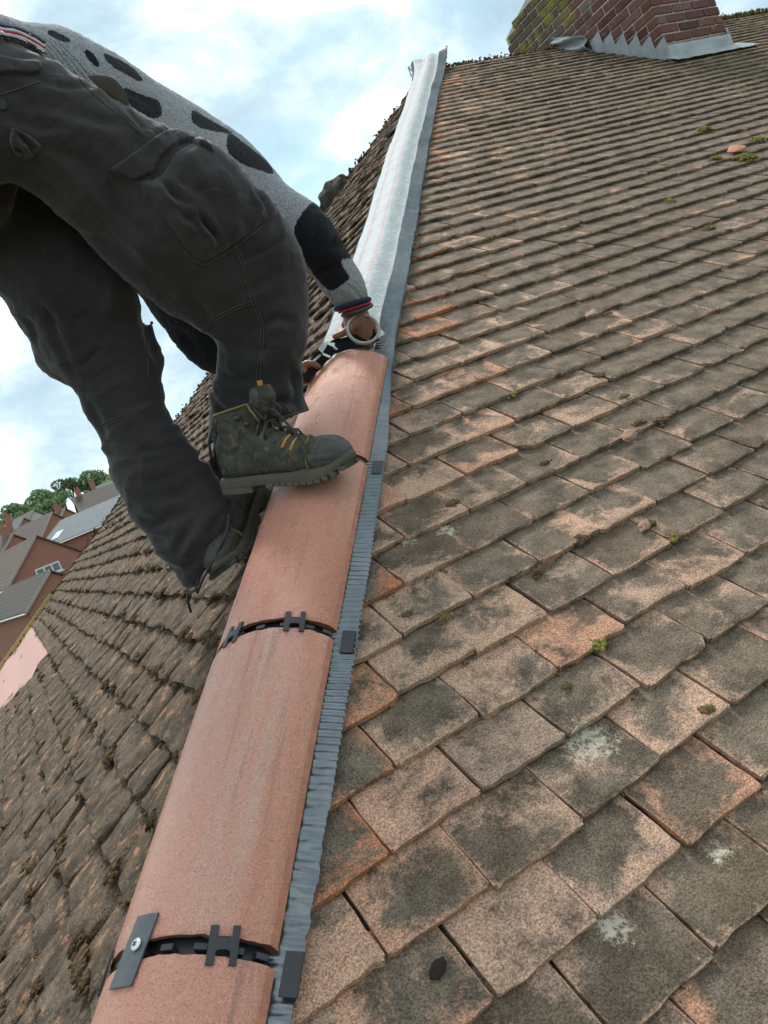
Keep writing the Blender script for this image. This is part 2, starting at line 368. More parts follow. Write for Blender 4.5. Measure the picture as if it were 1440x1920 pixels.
mb.build('hip_batten', simple('yellow_timber', (.52, .40, .15), .8), house)
# ------------------------------------------------------------------ moss and debris
ico_me = bpy.data.meshes.new('ico'); bm = bmesh.new(); bmesh.ops.create_icosphere(bm, subdivisions=1, radius=1); bm.to_mesh(ico_me); bm.free()
IV = np.array([v.co[:] for v in ico_me.vertices]); IF = np.array([p.vertices[:] for p in ico_me.polygons])
def crumbs(name, items, label=None):      # items: (pos, axes 3x3 scaled, colour value)
    n = len(items); k = len(IV); V = np.zeros((n, k, 3)); cv = np.zeros((n, k), np.float32)
    for i, (p, ax, cc) in enumerate(items):
        vv = IV*(1+RNG.normal(0, .28, (k, 1))); V[i] = np.array(p)+vv@ax; cv[i] = cc+RNG.normal(0, .06)
    Fa = (IF[None]+np.arange(n)[:, None, None]*k).reshape(-1, 3)
    me = bpy.data.meshes.new(name); me.vertices.add(n*k); me.vertices.foreach_set('co', V.ravel())
    me.loops.add(Fa.size); me.loops.foreach_set('vertex_index', Fa.ravel().astype(np.int32))
    me.polygons.add(len(Fa)); me.polygons.foreach_set('loop_start', np.arange(0, Fa.size, 3, dtype=np.int32)); me.polygons.foreach_set('loop_total', np.full(len(Fa), 3, np.int32))
    me.update(); me.validate()
    at = me.attributes.new('mc', 'FLOAT', 'POINT'); at.data.foreach_set('value', cv.ravel())
    o = link(name, me, M['moss'], None, True); tag(o, label, 'moss', None, 'stuff'); return o
def basis(side):
    fr = rp if side == 'R' else lp; O = np.array(fr(0, 0, 0))
    return O, np.array(fr(1, 0, 0))-O, np.array(fr(0, 1, 0))-O, np.array(fr(0, 0, 1))-O
def clump(items, side, u, v, h, size, n, col, flat=.5):
    if abs(u-v*c_) < .19+size or u < v*c_: return
    O, U, W, Nn = basis(side)
    for _ in range(n):
        a = RNG.normal(0, size*.55); b_ = RNG.normal(0, size*.3); r = size*RNG.uniform(.10, .28)+.0006
        p = O+U*(u+a)+W*(v+b_)+Nn*(h+r*.2+max(0, size*.25*(1-(a/size)**2-(b_/size)**2)))
        items.append((p, np.array([U*r*RNG.uniform(.7, 1.3), W*r*RNG.uniform(.7, 1.3), Nn*r*flat*RNG.uniform(.7, 1.3)]), col))
itR = []
for um, vt, dist, u0, zt in tailsR:
    dh = um-vt*c_
    dens = min(1, .25+dh*.35)
    up = max(0, min(1, (um-.2)/1.8))*max(0, min(1, (vt+3.9)/1.4))
    # dirt collected on the tile below the tail, and in side joints
    n_ = RNG.poisson((3.6 if dist < 3 else 2.2)*dens*(1+2.2*up))
    cl = noise.noise(Vector((um*2.3, vt*2.3, 0)))
    n_ = int(n_*(1+1.6*max(0, cl)))
    for _ in range(n_):
        s0 = RNG.uniform(.0018, .0048)*(1+.9*up); 
        clump(itR, 'R', u0+RNG.uniform(0, TW), vt-RNG.uniform(.001, .008), TT+.001, s0*1.5, RNG.integers(2, 5), .3+.35*RNG.random()+(.2 if RNG.random() < .12+.2*up else 0))
    if RNG.random() < .5*dens:
        for _ in range(RNG.integers(2, 7)):
            clump(itR, 'R', u0+RNG.normal(0, .0015), vt+RNG.uniform(0, TG), TT+.004, .0035, 2, .35+.2*RNG.random(), .4)
    if RNG.random() < .02+.22*up and dh > .2:
        clump(itR, 'R', u0+RNG.uniform(0, TW), vt-.002, TT+.004, RNG.uniform(.010, .022), 26, .84+.14*RNG.random())
for (px, py, sz, col) in [(1255, 378, .02, .95), (1330, 430, .02, .8), (1020, 870, .012, .6), (1125, 705, .014, .78), (1170, 745, .012, .7), (1240, 790, .018, .55), (1200, 795, .014, .5), (1320, 245, .04, .92), (1400, 300, .05, .9), (1340, 300, .03, .85), (1420, 265, .04, .93),
                          (835, 1160, .011, .78), (765, 1155, .010, .6), (1140, 590, .012, .75), (1325, 1335, .013, .76), (1060, 1290, .008, .6), (1215, 985, .014, .5), (850, 945, .012, .7), (1090, 1015, .016, .35), (1010, 1075, .012, .35)]:
    u, v = uvR(hitR(px, py, .014)); clump(itR, 'R', u, v, TT+.006, sz, 60, col)
crumbs('moss', itR, 'dry brown crumbs and green cushions of moss along the joints of the right slope')
itL = []
for um, vt, dist, u0, zt in tailsL:
    dens = 1.0
    for _ in range(RNG.poisson(9 if dist < 2.6 else 5 if dist < 4 else 2)):
        clump(itL, 'L', u0+RNG.uniform(0, TW), vt-RNG.normal(0, .004), TT+.006, RNG.uniform(.003, .008), RNG.integers(4, 9), .2+.35*RNG.random(), .7)
    for _ in range(RNG.poisson(1.0 if dist < 3.5 else .6)):
        clump(itL, 'L', u0+RNG.uniform(0, TW), vt+RNG.uniform(-.004, .012), TT+.012, RNG.uniform(.008, .026), 56, .15+.35*RNG.random()+(.3 if RNG.random() < .06 else 0), .5)
for um, vt, dist, u0, zt in tailsL:
    if dist < 3.5 and RNG.random() < .6:
        for _ in range(6): clump(itL, 'L', u0+RNG.normal(0, .003), vt+RNG.uniform(0, TG), TT+.008, .004, 3, .15+.3*RNG.random(), .6)
crumbs('moss', itL, 'thick dark brown moss lumps over the left slope')
# mossy ridge and far hip mortar
itM = []
def along(p0, p1, n, size, col, up=.03):
    for _ in range(n):
        t = RNG.random(); p = p0.lerp(p1, t)+Vector(RNG.normal(0, size*.6, 3))+Vector((0, 0, up*RNG.random())); r = size*RNG.uniform(.25, .8)
        itM.append((p, np.eye(3)*r*RNG.uniform(.6, 1.2, (3, 1)), col+RNG.normal(0, .1)))
along(A+Vector((.15, 0, .0)), A+Vector((1.25, 0, .0)), 500, .014, .6)
along(A+Vector((1.8, 0, .02)), A+Vector((5.2, 0, .02)), 3500, .014, .80, .025)
H2 = Vector((-c_, c_, -s_)).normalized()
along(A+H2*.3, A+H2*7.3, 2600, .020, .35, .03)
crumbs('moss', itM, 'olive and brown moss along the ridge and the far hip')
# ------------------------------------------------------------------ ridge membrane (roll)
def wob(t): return .004*math.sin(t*3.1)+.003*math.sin(t*7.7+1)
TP = .4554                             # fall of each slope away from the hip in this frame
def mem_pt(t, b):
    ab = abs(b); sg = 1 if b > 0 else -1; W_ = (.124+.013*max(0, min(1, (-4.7-t)/.3)) if sg > 0 else .108)+.0015*math.sin(t*2.1)
    if sg > 0 and t > -1.2: W_ += .02*(t+1.2)/1.4
    low = max(0, min(1, (-4.555-t)/.08))                # under the laid tiles it is pressed flat
    top = .050-.030*low
    bb_ = ab/.134*W_; flat = .052 if sg < 0 else .030
    if sg < 0: bb_ *= 1-.25*low
    ground = .039-.007*low-bb_*TP
    k = max(0, min(1, (bb_-flat)/.045)); k = k*k*(3-2*k)
    n = top*(1-k)+ground*k+.0022*math.sin(t*9+b*30)*(1-low)+.001*math.sin(t*31-b*30)
    if t > -.35:
        k = (t+.35)/.57; n += .085*k*k*(.10+ab/.134)*(1 if sg > 0 else .9); bb_ *= 1+.25*k*k
    return hp(t, sg*bb_+.003*math.sin(t*3.1)+.004*math.sin(t*1.3+1), n)
T0, T1 = -6.75, .22
m, nt, b = mat('fleece_membrane', (.72, .75, .76), .95, 0, .1); uvn = N(nt, 'ShaderNodeAttribute', attribute_name='bb')
v = objvec(nt)
def band(c0, w0): return rng(nt, mth(nt, 'ABSOLUTE', mth(nt, 'SUBTRACT', (uvn, 'Fac'), c0)), w0*.5, w0, 1, 0)
st = mth(nt, 'MAXIMUM', mth(nt, 'MAXIMUM', band(.030, .010), band(.085, .006)), mth(nt, 'MAXIMUM', band(-.030, .010), band(-.085, .006)))
st = mth(nt, 'MULTIPLY', st, rng(nt, noi(nt, 60, 3, .6, v), .3, .6, .35, 1))
c = mixc(nt, noi(nt, 25, 4, .6, v), (.51, .54, .55), (.62, .65, .65)); c = mixc(nt, mth(nt, 'MULTIPLY', st, .6), c, (.60, .33, .35))
c = mixc(nt, rng(nt, noi(nt, 130, 4, .7, v), .5, .7, 0, .35), c, (.36, .40, .42)); lk(nt, c, b, 'Base Color')
bump(nt, b, [(noi(nt, 28, 5, .6, v, 1.2), .8, .010), (noi(nt, 500, 2, .6, v), .4, .0008)]); M['fleece'] = m
roll = thing('ridge_roll', 'long white fleece ridge membrane with crimped metallic edges, draped up the hip', 'membrane', hp(-3, 0, 0))
nt_ = 340; bs = np.linspace(-.088, .086, 25); vs = []; fs = []; bbv = []
for i in range(nt_+1):
    t = T0+(T1-T0)*i/nt_
    for b_ in bs: vs.append(mem_pt(t, float(b_))); bbv.append(float(b_))
nb = len(bs)
for i in range(nt_):
    for j in range(nb-1): s0 = i*nb+j; fs.append((s0, s0+1, s0+nb+1, s0+nb))
o = mesh('fleece_centre', vs, fs, M['fleece'], roll, True); at = o.data.attributes.new('bb', 'FLOAT', 'POINT'); at.data.foreach_set('value', bbv)
m, nt, b = mat('crimped_foil', (.20, .225, .24), .27, .8, .5); v = objvec(nt)
c = mixc(nt, noi(nt, 40, 4, .6, v), (.11, .125, .135), (.26, .285, .30)); lk(nt, c, b, 'Base Color'); bump(nt, b, [(noi(nt, 150, 3, .6, v), .25, .001)]); M['foil'] = m
for sg in (1, -1):
    vs = []; fs = []; per = .0118; st_ = per/7; n_ = int((T1-T0)/st_); cols = [.084, .094, .104, .114, .125, .134]
    ph = 0
    for i in range(n_+1):
        t = T0+i*st_
        loc = 1+.35*math.sin(t*5.3)+.25*math.sin(t*13.1); amp = (.0040-.0022*max(0, min(1, (-5.2-t)/.5)))*loc
        crush = max(0, noise.noise(Vector((t*6, 3.3*sg, 0)))); low_ = max(0, min(1, (-5.5-t)/.4)); crush = 0 if t > -.5 else min(.8, crush)
        for j, bq in enumerate(cols):
            p = mem_pt(t, sg*bq); tt = t+.0015*noise.noise(Vector((t*40, j*.5, 1)))
            n = amp*math.sin(2*math.pi*tt/per+j*.12*math.sin(t*4))*(1-.75*crush)*(1-.45*low_)+(.004*crush+.0035*low_)*noise.noise(Vector((t*85+j*.6*math.sin(t*9), j*.5, 5)))+.0015*low_*noise.noise(Vector((t*190, j*.9, 8)))
            vs.append(p+Nh*(n+.0015)+(B*sg*.002*noise.noise(Vector((t*25, 0, 9))) if j == 5 else Vector((0, 0, 0))))
    k = len(cols)
    for i in range(n_):
        for j in range(k-1): s0 = i*k+j; fs.append((s0, s0+1, s0+k+1, s0+k))
    mesh('crimped_edge', vs, fs, M['foil'], roll, True)
# ------------------------------------------------------------------ new hip tiles
def hip_tile(t0, label, flip=0, seed=0):
    Lh = .458; ny = 60; Ro = .133; th = .015; amax = math.radians(60); na = 40; rg = random.Random(seed)
    V = []; Fq = []; mats = []
    def sec(ang, r):
        # flattened segmental profile
        return math.sin(ang)*r, (math.cos(ang)-math.cos(amax))*r*.92
    for i in range(ny+1):
        yy = Lh*i/ny; taper = 0.0
        for layer in (0, 1):
            for j in range(na+1):
                ang = amax*(2*j/na-1); r = Ro if layer == 0 else Ro-th
                x, z = sec(ang, r)
                jit = .0009*noise.noise(Vector((ang*9, i*.35, seed*3.1+layer)))
                ye = yy
                if i in (0, ny): ye += .0025*noise.noise(Vector((j*.45, seed, i)))+.0012*noise.noise(Vector((j*1.7, seed+4, i)))
                if i in (1, ny-1): ye = yy+(-.0045 if i == 1 else .0045)*1.0
                cs = .0016 if (layer == 0 and i in (0, ny)) else 0
                if j in (0, na):
                    if layer == 0: x0_, z0_ = sec(amax*(2*(1 if j == 0 else na-1)/na-1), r); x = x0_*1.012; z = z0_-.0125
                    else: z -= .010
                    x += .0009*noise.noise(Vector((i*.9, seed, 2)))
                elif layer == 0 and j in (1, na-1): x *= .995; z -= .0006
                V.append((x, ye, z+jit-cs))
    k = na+1; row = 2*k
    for i in range(ny):
        for j in range(na):
            a0 = i*row+j; Fq.append((a0, a0+1, a0+row+1, a0+row)); mats.append(2 if j in (0, na-1) else 0)
            b0 = a0+k; Fq.append((b0, b0+row, b0+row+1, b0+1)); mats.append(1)
        a0 = i*row; Fq.append((a0, a0+row, a0+row+k, a0+k)); mats.append(2)
        a0 = i*row+na; Fq.append((a0, a0+k, a0+k+row, a0+row)); mats.append(2)
    for j in range(na):
        Fq.append((j, k+j, k+j+1, j+1)); mats.append(1)
        e = ny*row+j; Fq.append((e, e+1, e+k+1, e+k)); mats.append(1)
    me = bpy.data.meshes.new('hip_tile'); me.from_pydata(V, [], Fq); me.update()
    for q in ('hip', 'hipcut', 'hipside'): me.materials.append(M[q])
    me.polygons.foreach_set('material_index', mats)
    o = link('hip_tile', me, None, None, True)
    mm = Matrix((B, H, Nh)).transposed().to_4x4(); o.matrix_world = Matrix.Translation(hp(t0, 0, HZ)) @ mm @ Matrix.Rotation(math.radians(rg.uniform(-.3, .3)), 4, 'Z')
    me.set_sharp_from_angle(angle=math.radians(38))
    return tag(o, label, 'roof tile', 'new terracotta hip tiles laid up the hip')
HZ = -.005
J = [-6.046, -5.568, -5.089]; TOPE = -4.625
hip_tile(J[0]-.468, 'new pink hip tile at the very bottom, its top end under the screwed strap', seed=1)
hip_tile(J[0]+.010, 'new salmon pink hip tile with the screwed strap at its lower end, longest in view', seed=2)
hip_tile(J[1]+.010, 'new salmon pink hip tile whose upper end lies under the boot', seed=3)
hip_tile(J[2]+.010, 'new pink hip tile topmost in the row, its upper end meeting the white fleece', seed=4)
# ------------------------------------------------------------------ unions between tiles
def onhip(t, ang, out=0):        # point on the outside of the tiles
    r = .133+out; x = math.sin(ang)*r; z = math.cos(ang)*r*.92-math.cos(math.radians(60))*.133*.92
    return hp(t, x, z+HZ)
def curved_plate(mb, poly, t0, a0, rot=0, out=.002, th=.0022, sub=4):
    """poly in (along, across) metres, bent round the tile at angle a0"""
    bm = bmesh.new(); vs = [bm.verts.new((x, y, 0)) for x, y in poly]; f = bm.faces.new(vs)
    bmesh.ops.triangulate(bm, faces=[f]); 
    for _ in range(2): bmesh.ops.subdivide_edges(bm, edges=list(bm.edges), cuts=1, use_grid_fill=False)
    bmesh.ops.triangulate(bm, faces=list(bm.faces))
    bm.normal_update(); ext = bmesh.ops.extrude_face_region(bm, geom=list(bm.faces)); top = [g for g in ext['geom'] if isinstance(g, bmesh.types.BMVert)]
    for g in top: g.co.z = th
    cr, sr = math.cos(rot), math.sin(rot); out_v = []
    bm.verts.index_update()
    for v in bm.verts:
        x, y = v.co.x*cr-v.co.y*sr, v.co.x*sr+v.co.y*cr
        out_v.append(onhip(t0+x, a0+y/.133, out+v.co.z))
    bm.faces.ensure_lookup_table(); mb.add(out_v, [tuple(v.index for v in f.verts) for f in bm.faces]); bm.free()
Hshape = [(a_*.78, b_*.80) for a_, b_ in [(-.026, -.020), (-.026, -.009), (-.008, -.009), (-.006, -.004), (-.006, .006), (-.008, .010), (-.026, .010), (-.026, .020), (.026, .020), (.026, .010), (.010, .010), (.010, -.009), (.026, -.009), (.026, -.020)]]
def union(t, clips, strap, label):
    o = thing('ridge_union', label, 'roof fixing', hp(t, 0, .0), 'black plastic unions between the hip tiles')
    mb = MB(); n = 26            # black trough under the joint
    for layer, r in ((0, -.017),):
        vs = []; fs = []
        for i in range(n+1):
            a = math.radians(60)*(2*i/n-1)
            for dt in (-.030, .030): vs.append(onhip(t+dt, a, -.0165))
            for dt in (.030, -.030): vs.append(onhip(t+dt, a, -.020))
        for i in range(n):
            for j in range(4): a0 = i*4+j; a1 = i*4+(j+1) % 4; fs.append((a0, a1, a1+4, a0+4))
        mb.add(vs, fs)
    mb.build('trough', M['plastic'], o, True)
    for a in (-50, -34, -12, 6, 24, 42, 55):      # spacer blocks seen in the gap
        mb = MB(); poly = [(-.0035, -.008), (-.0035, .008), (.0035, .008), (.0035, -.008)]; curved_plate(mb, poly, t, math.radians(a), 0, -.016, .011); bevel(mb.build('spacer', M['plastic'], o), .0008)
    for a, rot in clips:
        mb = MB(); curved_plate(mb, Hshape, t, math.radians(a), rot, .0008, .0026); ob = mb.build('clip', M['plastic'], o)
    if strap:
        mb = MB(); curved_plate(mb, [(-.038, -.021), (-.037, .018), (.038, .016), (.037, -.019)], t, math.radians(strap), .12, .0012, .0022); st = mb.build('strap', M['strap'], o)
        mb = MB(); cc = onhip(t+.004, math.radians(strap+1), .0045); ax = (cc-onhip(t, math.radians(strap), -.1)).normalized(); a1 = ax.cross(H).normalized(); a2 = ax.cross(a1)
        ring = lambda r, h: [cc+ax*h+(a1*math.cos(q)+a2*math.sin(q))*r for q in [math.pi*2*i/20 for i in range(20)]]
        vs = ring(.0072, 0)+ring(.0066, .0016)+ring(.0035, .0024); fs = [(i, (i+1) % 20, 20+(i+1) % 20, 20+i) for i in range(20)]+[(20+i, 20+(i+1) % 20, 40+(i+1) % 20, 40+i) for i in range(20)]+[tuple(range(40, 60))]
        mb.add(vs, fs); sc_ = mb.build('screw', M['screw'], st, True)
        mb = MB()
        for e in (a1+a2, a1-a2): mb.box(cc+ax*.0026, e.normalized()*.0032, ax.cross(e).normalized()*.0007, ax*.0004)
        mb.build('cross_slot', M['plastic'], st)
    for sg in (1, -1):           # side flange lying on the crimped edge
        mb = MB(); vs = []
        c0 = hp(t-.012, sg*.124, .0); 
        mb.box(hp(t-.012, sg*.131, -.131*TP+.0400), H*.023, (B*sg-Nh*TP).normalized()*.010, Nh*.0012)
        bevel(mb.build('side_flange', M['plastic'], o), .0006)
    return o
union(J[0], [(-46, .1), (35, -.10)], -11, 'black plastic joint union with a screwed strap and crosshead screw, lowest joint')
union(J[1], [(-55, 0), (-16, .12), (31, -.08)], None, 'black plastic joint union with two H clips on the crown, between middle hip tiles')
union(J[2], [(-20, 0)], None, 'black plastic union hidden under the boot, its grey flange showing beside the tile')
# ------------------------------------------------------------------ chimney
m, nt, b = mat('old_brick', rough=.9, spec=.2); v = objvec(nt); at = N(nt, 'ShaderNodeAttribute', attribute_name='mc')
c0 = ramp(nt, [(0, (.10, .05, .045)), (.4, (.16, .07, .062)), (.75, (.21, .09, .075)), (.9, (.19, .15, .13)), (1, (.27, .15, .11))]); L(nt, at, 'Fac', c0, 0)
geo = N(nt, 'ShaderNodeNewGeometry'); sx = N(nt, 'ShaderNodeSeparateXYZ'); L(nt, geo, 'Position', sx, 0)
soot = rng(nt, (sx, 'Y'), A.y-.45, A.y+.1, 0, 1)
c = mixc(nt, mth(nt, 'MULTIPLY', soot, .75), (c0, 0), (.10, .085, .065))
c = mixc(nt, mth(nt, 'MULTIPLY', rng(nt, (sx, 'Y'), A.y-.35, A.y-.15), rng(nt, noi(nt, 7, 4, .6, v), .52, .60)), c, (.22, .19, .04))
c = mixc(nt, rng(nt, noi(nt, 25, 5, .7, v), .56, .72, 0, .6), c, (.33, .29, .25)); lk(nt, c, b, 'Base Color')
bump(nt, b, [(noi(nt, 60, 5, .7, v), .7, .006)]); M['brick'] = m
M['mortar'] = simple('mortar', (.34, .31, .27), .95, 0, .3, 40, .6, .004)
M['mortar2'] = simple('pale_mortar', (.55, .50, .44), .95, 0, .3, 40, .6, .004)
chx0, chx1 = A.x+1.282, A.x+1.93; chy0, chy1 = A.y-.885, A.y+.50; zt = A.z+.42
def ztop(y): return zt+(chy1-y)*.30
mb = MB()
mb.prism([(chx0+.006, chy0+.006, A.z-1.0), (chx0+.006, chy1-.006, A.z-1.0), (chx0+.006, chy1-.006, ztop(chy1)-.02), (chx0+.006, chy0+.006, ztop(chy0)-.02)], Vector((chx1-chx0-.012, 0, 0)))
chim = mb.build('chimney', M['mortar2'], house)
mb = MB(); mcv = []
def brick_face(o0, d, length, nrm, z0, topf):
    row = 0; z = z0
    while True:
        z += .0645; row += 1
        if z > A.z+1.2: break
        x = -(.095 if row % 2 else 0)
        while x < length:
            a0, a1 = max(0, x)+.004, min(length, x+.185)
            x += .193
            if a1-a0 < .03: continue
            pm = o0+d*((a0+a1)/2)
            if z+.055 > topf(pm.y): continue
            pr = RNG.normal(.004, .0018); dz = RNG.normal(0, .001)
            mb.box(pm+Vector((0, 0, z+.0275+dz)) - nrm*(.02-pr), d*(a1-a0)/2, nrm*.02, Vector((0, 0, .0265))); mcv.extend([RNG.random()]*8)
brick_face(Vector((chx0, chy0, 0)), Vector((0, 1, 0)), chy1-chy0, Vector((-1, 0, 0)), A.z-.95, ztop)
brick_face(Vector((chx0, chy0, 0)), Vector((1, 0, 0)), chx1-chx0, Vector((0, -1, 0)), A.z-.95, lambda y: ztop(chy0))
brick_face(Vector((chx1, chy0, 0)), Vector((0, 1, 0)), chy1-chy0, Vector((1, 0, 0)), A.z-.95, ztop)
bo = mb.build('brickwork', M['brick'], chim); at = bo.data.attributes.new('mc', 'FLOAT', 'POINT'); at.data.foreach_set('value', mcv); bevel(bo, .004, 2)
# lead: stepped flashing on the left face, apron in front
mb = MB(); zr = lambda y: A.z+(y-A.y)*s_/c_+.018
ys = [chy0-.02+i*.098 for i in range(7)]
for i in range(6):
    y0_, y1_ = ys[i], ys[i+1]+.006; th = .0025+.0012*(i % 2)
    poly = [(chx0-.004-th, y0_, zr(y0_)), (chx0-.004-th, y1_, zr(y1_)), (chx0-.004-th, y1_, zr(y1_)+.070), (chx0-.004-th, y0_+.004, zr(y1_)+.100)]
    mb.prism(poly, Vector((-th, 0, 0)))
sf = mb.build('lead_flashing', M['lead'], chim)
def wavy_sheet(name, p00, p10, p01, p11, amp, n=22, m_=6, parent=chim):
    vs = []; fs = []; nn = (Vector(p10)-Vector(p00)).cross(Vector(p01)-Vector(p00)).normalized()
    for i in range(n+1):
        for j in range(m_+1):
            a = Vector(p00).lerp(Vector(p10), i/n); b_ = Vector(p01).lerp(Vector(p11), i/n); p = a.lerp(b_, j/m_)
            vs.append(p+nn*amp*noise.noise(Vector((i*.6, j*.35, len(name))))*2)
    for i in range(n):
        for j in range(m_): s0 = i*(m_+1)+j; fs.append((s0, s0+m_+1, s0+m_+2, s0+1))
    o = mesh(name, vs, fs, M['lead'], parent, True); so_ = o.modifiers.new('s', 'SOLIDIFY'); so_.thickness = .003; return o
zf = zr(chy0)
wavy_sheet('lead_flashing', (chx0-.02, chy0-.012, zf-.02), (chx1+.02, chy0-.012, zf-.02), (chx0-.02, chy0-.010, zf+.10), (chx1+.02, chy0-.010, zf+.10), .004)
vA = uvR(Vector((chx0, chy0, zf)))[1]
wavy_sheet('lead_flashing', rp(1.282-.05, vA-.10, .034), rp(1.95+.16, vA-.11, .032), rp(1.282-.04, vA+.03, .036), rp(1.95+.10, vA+.03, .036), .003)
wavy_sheet('lead_flashing', (chx1+.012, chy0-.01, zf-.01), (chx1+.012, chy0+.5, zr(chy0+.5)), (chx1+.012, chy0-.01, zf+.14), (chx1+.012, chy0+.5, zr(chy0+.5)+.14), .003)
mb = MB(); vs = []; fs = []; n = 12
for i in range(n+1):
    for j in range(n+1):
        a, b_ = i/n, j/n; y = A.y-.30+.30*a; z = zr(y)+.0+.13*b_*(1-.35*a); x = chx0-.012-.05*math.sin(a*3+b_*4)**2-.02*noise.noise(Vector((a*4, b_*4, 2)))
        vs.append((x, y, z))
for i in range(n):
    for j in range(n): s0 = i*(n+1)+j; fs.append((s0, s0+n+1, s0+n+2, s0+1))
o = mesh('lead_flashing', vs, fs, M['lead'], chim, True); o['label'] = 'crumpled loose end of lead at the ridge'; q = o.modifiers.new('s', 'SOLIDIFY'); q.thickness = .004
# ------------------------------------------------------------------ small things on the slopes
def rock(name, px, py, size, mat_, label, cat, flat=.45, ofs=.02, ax=(1.6, 1)):
    bm = bmesh.new(); bmesh.ops.create_icosphere(bm, subdivisions=3, radius=1)
    for v in bm.verts:
        n_ = noise.noise(v.co*1.7+Vector((px, py, 0))); v.co *= 1+.35*n_; v.co.x *= ax[0]; v.co.y *= ax[1]; v.co.z *= flat; v.co *= size
    me = bpy.data.meshes.new(name); bm.to_mesh(me); bm.free(); o = link(name, me, mat_, None, False)
    mm = Matrix((Vector((1, 0, 0)), Vector((0, c_, s_)), nR)).transposed().to_4x4(); o.matrix_world = Matrix.Translation(hitR(px, py, ofs)) @ mm @ Matrix.Rotation(.4, 4, 'Z')
    return tag(o, label, cat)
M['shard'] = simple('fresh_clay', (.50, .20, .11), .9, 0, .2, 60, .5, .003)
M['stone'] = simple('pebble', (.36, .22, .15), .9, 0, .3, 80, .6, .003)
rock('tile_shard', 1380, 279, .042, M['shard'], 'flat orange shard of broken tile lying among moss high on the right', 'tile shard', .22, .03, (1.5, .8))
rock('pebble', 1180, 816, .014, M['stone'], 'small brown lump of mortar lying at a broken tile corner', 'mortar lump', .6, .028)
rock('pebble', 1208, 986, .010, M['stone'], 'small reddish chip lodged beside a chipped tile corner', 'tile chip', .6, .022)
rock('dropping', 821, 1816, .0075, simple('dark_blob', (.03, .015, .01), .9, 0, .4, 200, .8, .002), 'tiny dark brown blob on a grey tile near the bottom', 'dirt blob', .6, .019)
# vent beyond the membrane on the left slope
pv = A+H2*1.05; vd = (pv-CP).dot(Fv)
vent = thing('roof_vent', 'grey plastic box vent beside a dark tiled hump on the far hip', 'vent', pv)
mb = MB(); cpt = A+H2*1.30+nL*.055; ax = H2; ay = nL; az = ax.cross(ay)
mb.box(cpt, ax*.10, az*.06, ay*.055); mb.box(cpt+ay*.058+ax*.03, ax*.045, az*.05, ay*.01)
bevel(mb.build('vent_housing', M['slate_pl'], vent), .006)
mb = MB()
for i in range(5): mb.box(cpt+ay*.047-ax*(.02+.012*i), ax*.003, az*.048, ay*.003)
mb.build('louvres', M['plastic'], vent)
bm = bmesh.new(); bmesh.ops.create_icosphere(bm, subdivisions=4, radius=1)
for v in bm.verts:
    v.co *= 1+.22*noise.noise(v.co*2.1)+.06*noise.noise(v.co*9); v.co = ax*v.co.x*.15+az*v.co.y*.12+ay*v.co.z*.10
    v.co += pv+nL*.03
me = bpy.data.meshes.new('hump'); bm.to_mesh(me); bm.free()
tag(link('tiled_hump', me, simple('old_mossy_tile', (.085, .07, .055), .95, 0, .5, 25, 1, .02), None, True), 'dark mossy hump of bedded tiles rising on the far hip behind the vent', 'roof hump')
# ------------------------------------------------------------------ background town
UP = Vector((0, 0, 1)); Fh = Vector((Fv.x, Fv.y, 0)).normalized(); Rh = Fh.cross(UP)
def roofmat(name, base, per, strength=1):
    m, nt, b = mat(name, base, .8); v = objvec(nt, (1, 1, 1))
    wv = N(nt, 'ShaderNodeTexWave', wave_type='BANDS', bands_direction='Z', wave_profile='SAW'); wv.inputs['Scale'].default_value = per; wv.inputs['Distortion'].default_value = .3
    nt.links.new(v[0].outputs[0], wv.inputs['Vector'])
    c = mixc(nt, noi(nt, 1.6, 5, .6, v), tuple(x*.7 for x in base), tuple(x*1.25 for x in base))
    c = mixc(nt, rng(nt, (wv, 1), .0, .3, .8*strength, 0), c, tuple(x*.35 for x in base)); lk(nt, c, b, 'Base Color'); bump(nt, b, [((wv, 1), .6, .03)]); return m
RM = {'brown': roofmat('brown_roof', (.12, .09, .07), 1.1), 'grey': roofmat('slate_roof', (.15, .175, .19), 2.0), 'dark': roofmat('dark_roof', (.085, .07, .06), 1.3), 'plum': roofmat('plum_roof', (.15, .115, .105), 1.2)}
M['wallbrick'] = simple('red_brick_wall', (.34, .15, .11), .9, 0, .25, 9, .3, .01); M['white'] = simple('white_paint', (.75, .76, .75), .6, 0, .05, 8, .1, .002)
M['glassd'] = simple('dark_glass', (.10, .14, .14), .12, 0, .2, 2, .05, .002, .8); M['render'] = simple('pale_render', (.50, .50, .50), .9, 0, .1, 4, .2, .01); M['pot'] = simple('red_clay_pot', (.40, .12, .08), .8, 0, .2, 9, .3, .01)
